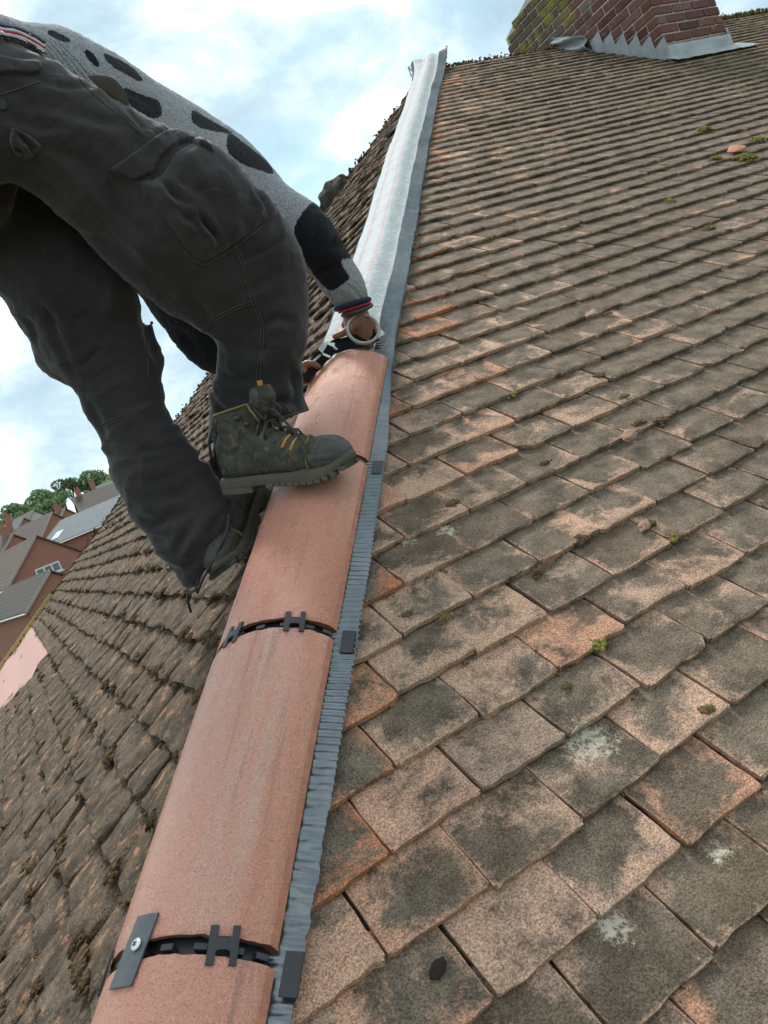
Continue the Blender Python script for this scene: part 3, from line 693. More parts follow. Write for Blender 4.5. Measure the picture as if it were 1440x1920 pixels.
def bhouse(label, px, py, d, yaw, length, hw, hh, rm, wall='wallbrick', windows=(), stacks=(), skylight=None, eaves=.25, wb=None):
    """gable at the given pixel's ray, ridge running away along yaw (0 = picture right)"""
    a = P(px, py, d); r = (Rh*math.cos(yaw)+Fh*math.sin(yaw)); g = r.cross(UP)      # g: towards the camera side when r points left
    if g.dot(Fh) > 0: g = -g
    o = thing('brick_house' if wall == 'wallbrick' else 'rendered_house', label, 'house', (a.x, a.y, 0), 'houses in the town behind')
    base = -(a.z+.1); mb = MB(); e = .04
    pts = [a-UP*e, a+g*hw-UP*(hh+e), a+g*hw+UP*base, a-g*hw+UP*base, a-g*hw-UP*(hh+e)]
    mb.prism(pts, r*length); mb.build('wall', M[wall], o)
    for sg in (1, -1):
        mb = MB(); k = 1+eaves/hw; q = a-r*.18; mb.prism([q, q+g*sg*hw*k-UP*hh*k, q+g*sg*hw*k-UP*(hh*k-.12), q+UP*.12], r*(length+.36)); rf = mb.build('roof', RM[rm], o)
        if sg == 1:
            mb = MB(); mb.prism([q-r*.03+UP*.14, q-r*.03+g*hw*k-UP*(hh*k-.14), q-r*.03+g*hw*k-UP*(hh*k+.08), q-r*.03-UP*.08], -r*.05); mb.build('verge', M['mortar'], rf)
            mb = MB(); p = q+g*(hw*k+.05)-UP*(hh*k+.02); mb.tube([p, p+r*(length+.36)], .06, 6); mb.build('gutter', M['white'], rf)
            if skylight:
                u, v_ = skylight; c = q+r*u+g*hw*v_-UP*hh*v_+(g*hh+UP*hw).normalized()*.16; dn = (g*hw-UP*hh).normalized(); mb = MB(); mb.box(c, r*.42, dn*.65, (g*hh+UP*hw).normalized()*.05); sk = mb.build('skylight', M['white'], rf)
                mb = MB(); mb.box(c+(g*hh+UP*hw).normalized()*.04, r*.34, dn*.56, (g*hh+UP*hw).normalized()*.03); mb.build('pane', simple('sky_glass', (.6, .68, .72), .1, 0, .1, 3, .1, .001), sk)
    for (gx, z, w_, h_, nn) in windows:
        c = a+g*gx-UP*z-r*.02; mb = MB(); mb.box(c, g*w_/2, UP*h_/2, r*.05); f = mb.build('window', M['white'], o)
        for i in range(nn):
            mb = MB(); cc = c+g*((i+.5)/nn-.5)*w_*.96-r*.045; mb.box(cc, g*(w_/nn/2-.07), UP*(h_/2-.1), r*.02); mb.build('pane', M['glassd'], f)
        mb = MB(); mb.box(c-UP*(h_/2+.06)-r*.04, g*(w_/2+.1), UP*.05, r*.08); mb.build('sill', M['white'], f)
    for (u, h_) in stacks:
        c = a+r*u; mb = MB(); mb.box(c+UP*(h_/2-.3), r*.35, g*.28, UP*(h_/2+.3)); mb.box(c+UP*(h_-.05), r*.4, g*.33, UP*.06); st = mb.build('chimney', M['wallbrick'], o)
        for s1 in (-.16, .16):
            mb = MB(); mb.tube([c+UP*h_+r*s1, c+UP*(h_+.35)+r*s1], .10, 8); mb.build('chimney_pot', M['pot'], st)
    return o
yw = math.radians
bhouse('red brick gable house with brown tiled roof and white three pane window', 66, 1006, 61, yw(130), 9, 3.2, 2.75, 'brown', windows=[(.1, 2.72, 1.9, .75, 3)])
bhouse('low brick extension with dark brown roof in front of the gable house', 92, 1072, 52, yw(133), 9, 2.2, 1.7, 'dark', windows=[])
bhouse('house with long blue grey ribbed roof and white skylight', 118, 976, 76, yw(-20), 12, 4.2, 1.9, 'grey', skylight=(1.6, .72))
bhouse('house with plum brown roof left of the ribbed grey roof', 96, 962, 88, yw(148), 9, 3.4, 3.0, 'plum', stacks=[(8, .8)], windows=[(0, 3.4, 1.1, 1.2, 2)])
bhouse('house with brown roof and pale chimney, left of the blue grey roof', 120, 954, 96, yw(150), 8, 3.4, 2.8, 'brown', stacks=[(1, .7)], windows=[(0, 3.4, 1.1, 1.2, 2)])
bhouse('far house with dark roof and small chimney beneath the trees', 138, 934, 112, yw(25), 9, 3.6, 2.6, 'dark', stacks=[(.8, 1.0)])
bhouse('far pale grey rendered house with slate roof beneath the trees', 178, 914, 124, yw(30), 11, 3.6, 2.8, 'grey', 'render', stacks=[(-.2, 1.2)])
bhouse('terraced house with slate roof and two red chimneys at picture edge', 42, 972, 100, yw(152), 12, 3.2, 2.4, 'grey', stacks=[(2.5, 1.2), (5.5, 1.2)], windows=[(0, 3.4, 1.1, 1.2, 2)])
bhouse('pale ended house with white verge between brown roofs', 62, 957, 108, yw(145), 7, 3.0, 2.4, 'plum', 'render')
bhouse('near brown roofed terrace with red chimney at left picture edge', 22, 1003, 80, yw(150), 9, 3.2, 2.4, 'brown', stacks=[(.9, 1.0)])
# trees
m, nt, b = mat('leaves', rough=.8, spec=.2); v = objvec(nt); at = N(nt, 'ShaderNodeAttribute', attribute_name='mc')
cr = ramp(nt, [(0, (.09, .13, .075)), (.5, (.20, .30, .15)), (1, (.34, .44, .18))]); L(nt, at, 'Fac', cr, 0); L(nt, cr, 0, b, 'Base Color'); M['leaf'] = m
M['bark'] = simple('bark', (.09, .07, .05), .95, 0, .3, 5, .5, .05)
def tree(px, py, d, rad, label, tone, seed):
    rg = np.random.default_rng(seed); top = P(px, py, d); cz = top.z-rad*.9
    o = thing('broadleaf_tree', label, 'tree', (top.x, top.y, 0), 'trees on the skyline')
    mb = MB(); base = Vector((top.x, top.y, 0)); cc = Vector((top.x, top.y, cz))
    mb.tube([base, base.lerp(cc, .5)+Vector((.3, 0, 0)), cc], [rad*.09, rad*.07, rad*.03], 7)
    lobes = []
    for i in range(9):
        a = rg.uniform(0, 6.28); e = rg.uniform(-.4, 1); p = cc+Vector((math.cos(a)*rad*.62*(1-.4*abs(e)), math.sin(a)*rad*.62*(1-.4*abs(e)), e*rad*.55)); lobes.append((p, rad*rg.uniform(.32, .5)))
        mb.tube([cc-Vector((0, 0, rad*.9)), cc.lerp(p, .5), p], [rad*.035, rad*.025, rad*.01], 5)
    mb.build('trunk', M['bark'], o)
    V = []; Fq = []; cv = []
    for (p, r) in lobes:
        t0 = tone+rg.normal(0, .12)
        for _ in range(260):
            n = rg.normal(0, 1, 3); n /= np.linalg.norm(n); q = np.array(p)+n*r*rg.uniform(.55, 1.05)**.6*np.array([1, 1, .8]); a = rg.normal(0, 1, 3); a /= np.linalg.norm(a); b_ = np.cross(a, rg.normal(0, 1, 3)); b_ /= np.linalg.norm(b_); s1 = rad*rg.uniform(.035, .085)
            k = len(V); V += [tuple(q-a*s1), tuple(q+b_*s1*.8), tuple(q+a*s1), tuple(q-b_*s1*.8)]; Fq.append((k, k+1, k+2, k+3)); cv += [min(1, max(0, t0+rg.normal(0, .15)))]*4
    ob = mesh('crown', V, Fq, M['leaf'], o); at = ob.data.attributes.new('mc', 'FLOAT', 'POINT'); at.data.foreach_set('value', cv)
for i, (px, py, d, rad, lab, tone) in enumerate([
    (160, 880, 150, 3.3, 'tall round tree highest on the skyline, sky showing through it', .45), (117, 893, 145, 3.0, 'dark dense tree just left of the tallest one', .12),
    (188, 890, 155, 2.6, 'small open tree right of the tallest one, close to the trouser leg', .6), (62, 918, 150, 3.4, 'broad pale green tree in the middle of the left skyline', .65),
    (92, 915, 158, 2.8, 'green tree between the broad pale one and the dark one', .6), (12, 943, 160, 3.6, 'green tree at the left edge of the picture', .5),
    (38, 938, 165, 2.6, 'tree between the left edge tree and the broad pale one', .55), (110, 922, 140, 2.4, 'low bushy tree below the dark one', .55), (205, 898, 135, 2.0, 'yellow green bush at the edge of the ribbed roof', .95), (75, 938, 140, 2.6, 'low rounded tree below the broad pale one', .55), (25, 962, 150, 2.6, 'low green tree above the red chimneys', .5)]):
    tree(px, py, d, rad, lab, tone, 50+i)
# ------------------------------------------------------------------ person
def cat_rom(p0, p1, p2, p3, t):
    return .5*((2*p1)+(p2-p0)*t+(2*p0-5*p1+4*p2-p3)*t*t+(3*p1-p0-3*p2+p3)*t**3)
def loft(mb, st, k=30, dr=.8, sub=5, sq=1.0):
    """st: (x1,y1,x2,y2,depth[,depth ratio]) outline pairs, swept to a closed solid"""
    a = np.array([list(s)+([dr] if len(s) == 5 else []) for s in st], float); n = len(a); out = []
    for i in range(n-1):
        for j in range(sub):
            t = j/sub; out.append(cat_rom(a[max(0, i-1)], a[i], a[i+1], a[min(n-1, i+2)], t))
    out.append(a[-1]); rings = []
    for q in out:
        p1 = P(q[0], q[1], q[4]); p2 = P(q[2], q[3], q[4]); c = (p1+p2)/2; hv = (p2-p1)/2; vd_ = (c-CP).normalized(); dv = (vd_-hv.normalized()*vd_.dot(hv.normalized())).normalized()*hv.length*q[5]
        rings.append([c+hv*math.copysign(abs(math.cos(t))**sq, math.cos(t))+dv*math.copysign(abs(math.sin(t))**sq, math.sin(t)) for t in [2*math.pi*i/k for i in range(k)]])
    m = len(rings); vs = [v for g in rings for v in g]; fs = [(i*k+j, i*k+(j+1) % k, (i+1)*k+(j+1) % k, (i+1)*k+j) for i in range(m-1) for j in range(k)]
    c0 = sum((Vector(v) for v in rings[0]), Vector())/k; c1 = sum((Vector(v) for v in rings[-1]), Vector())/k; o = len(vs); vs += [c0, c1]
    fs += [(o, (j+1) % k, j) for j in range(k)]+[(o+1, (m-1)*k+j, (m-1)*k+(j+1) % k) for j in range(k)]
    mb.add(vs, fs)
def solid(name, mb, voxel, smooth=4, fac=.5):
    me = bpy.data.meshes.new(name); me.from_pydata(mb.v, [], mb.f); me.update(); o = bpy.data.objects.new('tmp', me); C.objects.link(o)
    r = o.modifiers.new('r', 'REMESH'); r.mode = 'VOXEL'; r.voxel_size = voxel
    if smooth: q = o.modifiers.new('s', 'SMOOTH'); q.iterations = smooth; q.factor = fac
    dg = bpy.context.evaluated_depsgraph_get(); out = bpy.data.meshes.new_from_object(o.evaluated_get(dg)); out.name = name
    bpy.data.objects.remove(o); return out
def arrs(me):
    n = len(me.vertices); co = np.empty(n*3, np.float32); me.vertices.foreach_get('co', co); no = np.empty(n*3, np.float32); me.vertex_normals.foreach_get('vector', no)
    return co.reshape(-1, 3).astype(float), no.reshape(-1, 3).astype(float)
def put(me, co): me.vertices.foreach_set('co', co.astype(np.float32).ravel()); me.update()
Rn, Dn_, Fn, Cn = (np.array(x) for x in (Rv, Dv, Fv, CP))
def project(co):
    d = co-Cn; z = d@Fn; return np.stack([720+FPX*(d@Rn)/z, 960+FPX*(d@Dn_)/z], 1), z
def segd(p, poly):
    """distance of points p to a polyline, and parameter"""
    best = np.full(len(p), 1e9); tt = np.zeros(len(p)); side = np.zeros(len(p)); n = len(poly)-1
    for i in range(n):
        a = np.array(poly[i], float); b_ = np.array(poly[i+1], float); d = b_-a; t = np.clip(((p-a)@d)/(d@d), 0, 1); q = a+t[:, None]*d; e = np.linalg.norm(p-q, axis=1); m_ = e < best
        best[m_] = e[m_]; tt[m_] = (i+t[m_])/n; cr_ = d[0]*(p[:, 1]-a[1])-d[1]*(p[:, 0]-a[0]); side[m_] = np.sign(cr_[m_])
    return best, tt, side
def folds(co, no, lst, front=True):
    px, z = project(co); vis = ((co-Cn)*no).sum(1) < .02 if front else np.ones(len(co), bool); d = np.zeros(len(co))
    for poly, depth, wd in lst:
        e, t, sd_ = segd(px, poly); k = np.sin(np.pi*np.clip(t, .02, .98))**.6
        d += vis*k*(-depth*np.exp(-(e/wd)**2)+.55*depth*np.exp(-((e-wd*2.0)/(wd*1.1))**2)*(sd_ > 0)+.3*depth*np.exp(-((e-wd*2.4)/(wd*1.2))**2)*(sd_ < 0))
    return d
def nz(co, f, off=0, ridge=False):
    out = np.empty(len(co))
    for i, c in enumerate(co): out[i] = noise.noise(Vector((c[0]*f[0]+off, c[1]*f[1], c[2]*f[2])))
    return 1-2*np.abs(out)*1.6 if ridge else out
def inside(p, poly):
    x, y = p[:, 0], p[:, 1]; r = np.zeros(len(p), bool); n = len(poly); j = n-1
    for i in range(n):
        xi, yi = poly[i]; xj, yj = poly[j]
        c = ((yi > y) != (yj > y)) & (x < (xj-xi)*(y-yi)/((yj-yi) or 1e-9)+xi); r ^= c; j = i
    return r
def cut(me, p0, nrm, test):
    bm = bmesh.new(); bm.from_mesh(me); bmesh.ops.bisect_plane(bm, geom=bm.verts[:]+bm.edges[:]+bm.faces[:], plane_co=p0, plane_no=nrm)
    kill = []
    for v in bm.verts:
        if (v.co-p0).dot(nrm) > 1e-5:
            d = v.co-CP; z = d.dot(Fv)
            if test(720+FPX*d.dot(Rv)/z, 960+FPX*d.dot(Dv)/z): kill.append(v)
    bmesh.ops.delete(bm, geom=kill, context='VERTS'); bm.to_mesh(me); bm.free(); me.update()
person = thing('person', 'roofer in charcoal cargo trousers and grey black patterned knit jumper bending over the hip', 'person', hp(-5.1, -.08, 0))
# --- trousers
LEG1 = [(-260, -110, -330, 420, 1.22), (-130, -20, -170, 400, 1.25), (-20, 62, -70, 392, 1.27), (80, 105, 10, 345, 1.28), (160, 150, 75, 372, 1.32), (230, 195, 130, 425, 1.36), (320, 238, 178, 470, 1.41), (405, 280, 245, 535, 1.45), (478, 345, 305, 580, 1.50),
        (535, 412, 355, 610, 1.54), (570, 490, 395, 634, 1.57), (580, 570, 407, 665, 1.60), (578, 640, 405, 700, 1.62), (567, 700, 393, 735, 1.64), (573, 742, 394, 775, 1.65), (586, 772, 388, 832, 1.66), (588, 786, 387, 850, 1.66)]
LEG2 = [(20, 250, -220, 330, 1.45), (90, 350, -120, 440, 1.48), (190, 430, -50, 515, 1.50), (253, 540, 6, 560, 1.52), (268, 600, 45, 620, 1.54), (288, 660, 95, 690, 1.56), (300, 715, 140, 730, 1.58), (314, 767, 172, 790, 1.59), (345, 812, 200, 850, 1.60),
        (384, 858, 214, 905, 1.61), (414, 905, 244, 962, 1.61), (436, 945, 280, 1016, 1.61), (436, 990, 316, 1064, 1.61), (422, 1035, 342, 1086, 1.61), (410, 1075, 352, 1106, 1.61)]
mb = MB(); loft(mb, LEG1, dr=.66); loft(mb, LEG2, dr=.66)
loft(mb, [(-250, 0, -300, 520, 1.36), (-120, 60, -160, 520, 1.38), (0, 100, -60, 480, 1.40), (60, 180, 20, 420, 1.42)], dr=.6)
loft(mb, [(70, 560, 10, 548, 1.54), (90, 620, 50, 610, 1.55), (130, 680, 66, 665, 1.57), (150, 712, 95, 705, 1.58), (165, 735, 125, 722, 1.58)], dr=1.2)
loft(mb, [(270, 620, 285, 600, 1.58), (270, 700, 307, 680, 1.58), (285, 722, 300, 704, 1.58)], dr=1.0)
tm = solid('trousers', mb, .0062, 5)
v1 = (P(588, 766, 1.66)-P(388, 832, 1.66)).cross(ray(480, 800)).normalized()
cut(tm, P(388, 832, 1.66), -v1, lambda x, y: x > 375 and 740 < y < 862)
v2 = (P(447, 940, 1.61)-P(366, 1106, 1.61)).cross(ray(410, 1030)).normalized()
cut(tm, P(447, 940, 1.61), -v2, lambda x, y: x > 350 and y > 915)
co, no = arrs(tm)
F1 = [([(457, 487), (495, 470), (532, 448)], .006, 5), ([(494, 613), (508, 602), (522, 597), (548, 603)], .009, 7), ([(372, 628), (388, 640), (400, 650)], .008, 6), ([(430, 560), (470, 545), (540, 500)], .004, 9),
      ([(408, 700), (430, 712), (470, 715)], .006, 8), ([(400, 760), (420, 775), (425, 792)], .012, 8), ([(545, 690), (556, 725), (560, 765)], .008, 9), ([(500, 760), (530, 752), (566, 757)], .007, 7), ([(430, 640), (470, 660), (520, 655)], .003, 9),
      ([(230, 195), (262, 235), (275, 262)], .004, 4), ([(90, 200), (170, 225), (260, 240)], .004, 10), ([(60, 260), (150, 300), (240, 380)], .005, 14), ([(0, 215), (80, 240), (130, 235)], .004, 9), ([(150, 440), (230, 470), (330, 560)], .005, 12),
      ([(160, 330), (230, 400), (300, 470)], .005, 11), ([(10, 300), (90, 350), (170, 420)], .005, 10), ([(75, 150), (120, 165), (180, 160)], .004, 6), ([(280, 470), (340, 520), (390, 590)], .004, 12), ([(350, 560), (385, 590), (400, 620)], .006, 9)]
F2 = [([(155, 730), (190, 733), (250, 731)], .003, 4), ([(196, 857), (240, 853), (320, 838)], .006, 5), ([(205, 845), (250, 838), (300, 845)], .004, 5), ([(226, 838), (236, 815), (250, 800)], .004, 5), ([(190, 830), (215, 828), (245, 832)], .005, 4),
      ([(210, 770), (250, 760), (290, 748)], .003, 6), ([(247, 966), (290, 985), (350, 960)], .007, 8), ([(258, 1000), (310, 1020), (360, 990)], .006, 8), ([(325, 1040), (345, 1010), (365, 985)], .010, 8), ([(300, 1060), (340, 1075), (372, 1050)], .007, 7), ([(390, 1010), (405, 975), (430, 950)], .007, 7),
      ([(130, 690), (160, 680), (200, 640)], .004, 6), ([(40, 590), (60, 610), (75, 660)], .004, 5), ([(60, 560), (85, 580), (110, 640), (140, 700)], .006, 7), ([(90, 600), (130, 605), (170, 590)], .003, 6), ([(230, 900), (280, 905), (350, 880)], .004, 8),
      ([(300, 900), (340, 930), (410, 950)], .005, 9), ([(255, 930), (300, 940), (380, 910)], .004, 9), ([(160, 740), (185, 790), (205, 850)], .004, 7), ([(265, 575), (280, 640), (300, 690)], .004, 6)]
d = folds(co, no, F1+F2)
px, z = project(co)
co2 = co.copy()
def fold_noise(co, ax, fa, fc, off, p=3.0):
    """sharp creases running across the axis ax"""
    ax = Vector(ax).normalized(); q1 = ax.cross(Fv).normalized(); q2 = ax.cross(q1); A3 = np.array([ax[:], q1[:], q2[:]]); q = co@A3.T
    wx = nz(co, (6, 6, 6), off+11)*.5; out = np.empty(len(co))
    for i in range(len(co)): out[i] = noise.noise(Vector((q[i, 0]*fa+wx[i], q[i, 1]*fc+off, q[i, 2]*fc)))
    return np.clip(1-np.abs(out)*2.2, 0, 1)**p
a_th = P(420, 430, 1.5)-P(0, 230, 1.35); a_sh = P(485, 780, 1.65)-P(500, 560, 1.6); a_l2 = P(300, 960, 1.61)-P(120, 610, 1.55)
below = np.clip((px[:, 1]-520)/80, 0, 1); isl2 = ((px[:, 0]-px[:, 1]*.62) < -60)*1.0
low = np.clip((px[:, 1]-880)/120, 0, 1)*isl2
d += .0035*nz(co, (5, 5, 5))
d += (1-below)*(1-isl2)*(.0055*fold_noise(co, P(300, 100, 1.4)-P(150, 420, 1.4), 7, 2.2, 3)+.0035*fold_noise(co, a_th, 15, 6, 8)+.002*fold_noise(co, a_th, 34, 14, 18))
d += below*(1-isl2)*(.0055*fold_noise(co, a_sh+Vector((.05, 0, .05)), 11, 4, 21)+.0022*fold_noise(co, a_sh+Vector((-.08, 0, .05)), 30, 12, 24))
d += isl2*(.0050*fold_noise(co, a_l2+Vector((.1, 0, .04)), 12, 5, 31)+.0025*fold_noise(co, a_l2+Vector((-.1, 0, .04)), 28, 12, 34)+.0022*fold_noise(co, P(300, 100, 1.4)-P(150, 420, 1.4), 14, 4, 37)+low*.0065*fold_noise(co, a_l2, 14, 5, 41, 2))
d += .0008*nz(co, (45, 45, 60), 9)
d -= .0035
co = co+no*d[:, None]; put(tm, co)
m, nt, b = mat('charcoal_canvas', rough=.85, spec=.25); b.inputs['Sheen Weight'].default_value = .25; b.inputs['Sheen Roughness'].default_value = .5; v = objvec(nt)
c = mixc(nt, rng(nt, noi(nt, 5, 5, .6, v), .35, .7), (.021, .018, .020), (.050, .042, .045)); c = mixc(nt, rng(nt, noi(nt, 38, 5, .7, v), .60, .80, 0, .35), c, (.15, .13, .115))
c = mixc(nt, .3, c, mixc(nt, noi(nt, 700, 2, .5, v), (.5, .5, .5), (1.5, 1.5, 1.5)), 'MULTIPLY'); lk(nt, c, b, 'Base Color'); rg_ = N(nt, 'ShaderNodeTexNoise', i_Scale=7.0, i_Detail=4, i_Roughness=.5, i_Distortion=1.0); rg_.noise_type = 'RIDGED_MULTIFRACTAL'; nt.links.new(v[0].outputs[0], rg_.inputs['Vector'])
bump(nt, b, [((rg_, 0), .6, .011), (noi(nt, 16, 5, .6, v, 1.5), .5, .010), (noi(nt, 900, 2, .5, v), .25, .0005)]); M['cloth'] = m
trs = link('trousers', tm, M['cloth'], person); q = trs.modifiers.new('s', 'SOLIDIFY'); q.thickness = .003; q.offset = -1
def bvh_of(me): return BVHTree.FromPolygons([v.co[:] for v in me.vertices], [tuple(p.vertices) for p in me.polygons])
BT = bvh_of(tm)
def drop(px, py, off, bv):
    r = ray(px, py).normalized(); h = bv.ray_cast(CP, r)
    if h[0] is None: return None, None
    n = h[1] if h[1].dot(r) < 0 else -h[1]
    return h[0]+n*off, n
def patch(name, poly, th, bv, matl, parent, edge=6, cell=3.0, prof=None, label=None, lstf=None):
    P_ = np.array(poly, float); x0, y0 = P_.min(0)-cell; x1, y1 = P_.max(0)+cell; nx, ny = int((x1-x0)/cell)+1, int((y1-y0)/cell)+1
    gx, gy = np.meshgrid(x0+np.arange(nx)*cell, y0+np.arange(ny)*cell); pts = np.stack([gx.ravel(), gy.ravel()], 1); cl = list(poly)+[poly[0]]
    ins = inside(pts, poly); dist, _, _ = segd(pts, cl)
    def near(q):
        best = None; bd_ = 1e9
        for i in range(len(cl)-1):
            a = np.array(cl[i], float); b_ = np.array(cl[i+1], float); d_ = b_-a; t = min(1, max(0, (q-a)@d_/(d_@d_))); r = a+t*d_; e = np.linalg.norm(q-r)
            if e < bd_: bd_, best = e, r
        return best
    idx = {}; vs = []; fs = []; keep = np.zeros(len(pts), bool)
    def vid(i):
        if i in idx: return idx[i]
        q = pts[i]; e = dist[i] if ins[i] else 0
        if not ins[i] or dist[i] < cell*.5: q = near(q); e = 0
        k = min(1, e/edge); k = math.sin(k*math.pi/2); off = th*k-(.0012 if e == 0 else 0)
        p, n = drop(q[0], q[1], 0, bv)
        if p is None: idx[i] = None; return None
        idx[i] = len(vs); vs.append((p, n, off, q)); return idx[i]
    for j in range(ny-1):
        for i in range(nx-1):
            c4 = [j*nx+i, j*nx+i+1, (j+1)*nx+i+1, (j+1)*nx+i]
            if sum(ins[q] for q in c4) < 2: continue
            ids = [vid(q) for q in c4]
            if None in ids: continue
            pp = [vs[q][0] for q in ids]
            if max((pp[0]-pp[2]).length, (pp[1]-pp[3]).length) > .05: continue
            fs.append(tuple(ids))
    co_ = np.array([v_[0][:] for v_ in vs]); nn = np.array([v_[1][:] for v_ in vs]); off = np.array([v_[2] for v_ in vs])
    # average normals so that the patch bulges evenly
    nbr = [[] for _ in vs]
    for f in fs:
        for a in range(4): nbr[f[a]] += [f[(a+1) % 4], f[a-1]]
    for _ in range(6): nn = np.array([nn[i]+sum(nn[k] for k in nbr[i])/max(1, len(nbr[i])) for i in range(len(nn))]); nn /= np.linalg.norm(nn, axis=1)[:, None]
    for _ in range(3): off = np.array([off[i] if off[i] <= 0 else .4*off[i]+.6*np.mean([off[k] for k in nbr[i]]) for i in range(len(off))]) if edge > 4 else off
    if lstf: off = off+folds(co_, nn, lstf)*(off > 0)
    co_ = co_+nn*off[:, None]
    o = mesh(name, co_.tolist(), fs, matl, parent, True)
    if label: o['label'] = label
    return o
def seam(name, pts, bv, matl, parent, r=.0011, off=.0006, step=3):
    mb = MB(); out = []
    for i in range(len(pts)-1):
        a, b_ = np.array(pts[i], float), np.array(pts[i+1], float); n = max(1, int(np.linalg.norm(b_-a)/step))
        for j in range(n):
            q = a+(b_-a)*j/n; p, nn = drop(q[0], q[1], off, bv)
            if p is not None and (not out or (p-out[-1]).length < .05): out.append(p)
    if len(out) > 1: mb.tube(out, r, 6); return mb.build(name, matl, parent, True)
def spl(pts, n=8):
    a = [np.array(p, float) for p in pts]; o = []
    for i in range(len(a)-1):
        for j in range(n): o.append(tuple(cat_rom(a[max(0, i-1)], a[i], a[i+1], a[min(len(a)-1, i+2)], j/n)))
    return o+[tuple(a[-1])]
def off2(pts, d):
    a = np.array(pts, float); t = np.gradient(a, axis=0); t /= np.linalg.norm(t, axis=1)[:, None]; return [tuple(q) for q in a+np.stack([-t[:, 1], t[:, 0]], 1)*d]
POCK = spl([(250, 338), (300, 330), (330, 285), (385, 262), (430, 292), (475, 345), (522, 394), (485, 425), (445, 453), (412, 475), (385, 489), (355, 474), (325, 438), (300, 405), (272, 370), (250, 338)], 4)[:-1]
pk = patch('cargo_pocket', POCK, .017, BT, M['cloth'], trs, edge=26, cell=3.2, lstf=[([(303, 340), (318, 365), (345, 383)], .010, 6), ([(365, 402), (385, 425), (408, 455)], .012, 5), ([(335, 395), (352, 412), (370, 425)], .006, 6), ([(470, 355), (482, 378), (493, 400)], .010, 5), ([(400, 300), (440, 340), (480, 400)], .004, 12), ([(330, 345), (380, 365), (430, 420)], .003, 10)])
BP = bvh_of(pk.data)
class Both:
    def __init__(s, *b): s.b = b
    def ray_cast(s, o, d):
        best = (None, None, None, 1e9)
        for q in s.b:
            h = q.ray_cast(o, d)
            if h[0] is not None and h[3] < best[3]: best = h
        return best if best[0] is not None else (None, None, None, None)
BB = Both(BT, BP)
FLAP = spl([(204, 318), (246, 338), (268, 332), (287, 324), (300, 298), (322, 280), (347, 268), (378, 275), (402, 287), (385, 266), (360, 250), (330, 246), (300, 250), (256, 282), (204, 318)], 3)[:-1]
patch('pocket_flap', FLAP, .008, BB, M['cloth'], trs, edge=3.2, cell=2.4)
BACK = spl([(-20, 108), (0, 107), (40, 116), (72, 118), (78, 134), (60, 142), (20, 140), (-20, 146)], 3); patch('back_pocket_flap', BACK, .007, BT, M['cloth'], trs, edge=3, cell=2.6)
GAP = spl([(22, 238), (48, 250), (76, 272), (60, 296), (34, 294), (18, 268), (22, 238)], 3)[:-1]; patch('torn_side_pocket', GAP, .009, BT, M['cloth'], trs, edge=4, cell=2.4, lstf=[([(30, 250), (50, 268), (62, 290)], .009, 5), ([(28, 275), (45, 285)], .006, 4)])
m_in = simple('brown_lining', (.050, .038, .030), .95, 0, .4, 60, .4, .002)
mb = MB(); loft(mb, [(163, 142, 180, 160, 1.315), (185, 140, 200, 176, 1.325), (212, 146, 222, 196, 1.34), (232, 168, 236, 206, 1.355), (242, 192, 242, 206, 1.36)], k=16, dr=.25); mb.build('belt_flap', m_in, trs, True)
ST = simple('worn_stitching', (.085, .075, .072), .9, 0, .5, 400, .8, .001)
S1 = spl([(442, 457), (456, 490), (467, 530), (480, 572), (492, 605), (494, 640), (488, 690), (484, 740), (480, 772)], 5)
lines = [S1, off2(S1, 5), spl([(375, 626), (392, 606), (412, 590), (440, 576), (474, 563)], 4), off2(spl([(375, 626), (392, 606), (412, 590), (440, 576), (474, 563)], 4), 5), spl([(250, 342), (300, 408), (352, 478), (372, 492), (388, 495), (445, 460), (526, 398)], 5),
         spl([(188, 797), (230, 778), (262, 764), (289, 748)], 4), off2(spl([(188, 797), (230, 778), (262, 764), (289, 748)], 4), 5), spl([(135, 105), (150, 150), (190, 190), (235, 225), (272, 258)], 4), spl([(0, 178), (40, 165), (78, 152)], 4), spl([(265, 560), (272, 620), (278, 690), (276, 712)], 4), spl([(212, 322), (248, 341), (283, 329)], 3), spl([(265, 290), (305, 260), (345, 252), (385, 270)], 4)]
for l_ in lines: seam('seam', l_, BB, ST, trs)
seam('hem', spl([(392, 829), (430, 812), (480, 797), (540, 780), (582, 765)], 5), BT, ST, trs, .0022)
mb = MB(); p, n = drop(3, 196, .003, BT); ring = lambda c, r, nn: [c+(nn.cross(UP).normalized()*math.cos(t)+nn.cross(nn.cross(UP)).normalized()*math.sin(t))*r for t in [math.pi*2*i/16 for i in range(16)]]
if p is not None: mb.prism(ring(p, .008, n), n*.002); mb.build('button', M['plastic'], trs)
for pts in ([(398, 800, 1.60), (392, 830, 1.61), (396, 862, 1.62), (392, 880, 1.62)], [(404, 815, 1.60), (402, 845, 1.61), (406, 875, 1.62)], [(372, 1085, 1.58), (366, 1108, 1.58), (352, 1112, 1.58), (352, 1128, 1.59), (358, 1148, 1.60)], [(430, 965, 1.55), (425, 1000, 1.55), (400, 1050, 1.56), (378, 1090, 1.57), (370, 1112, 1.58)]):
    mb = MB(); mb.tube([P(*q) for q in pts], .0028, 7); mb.build('drawcord', M['plastic'], trs, True)
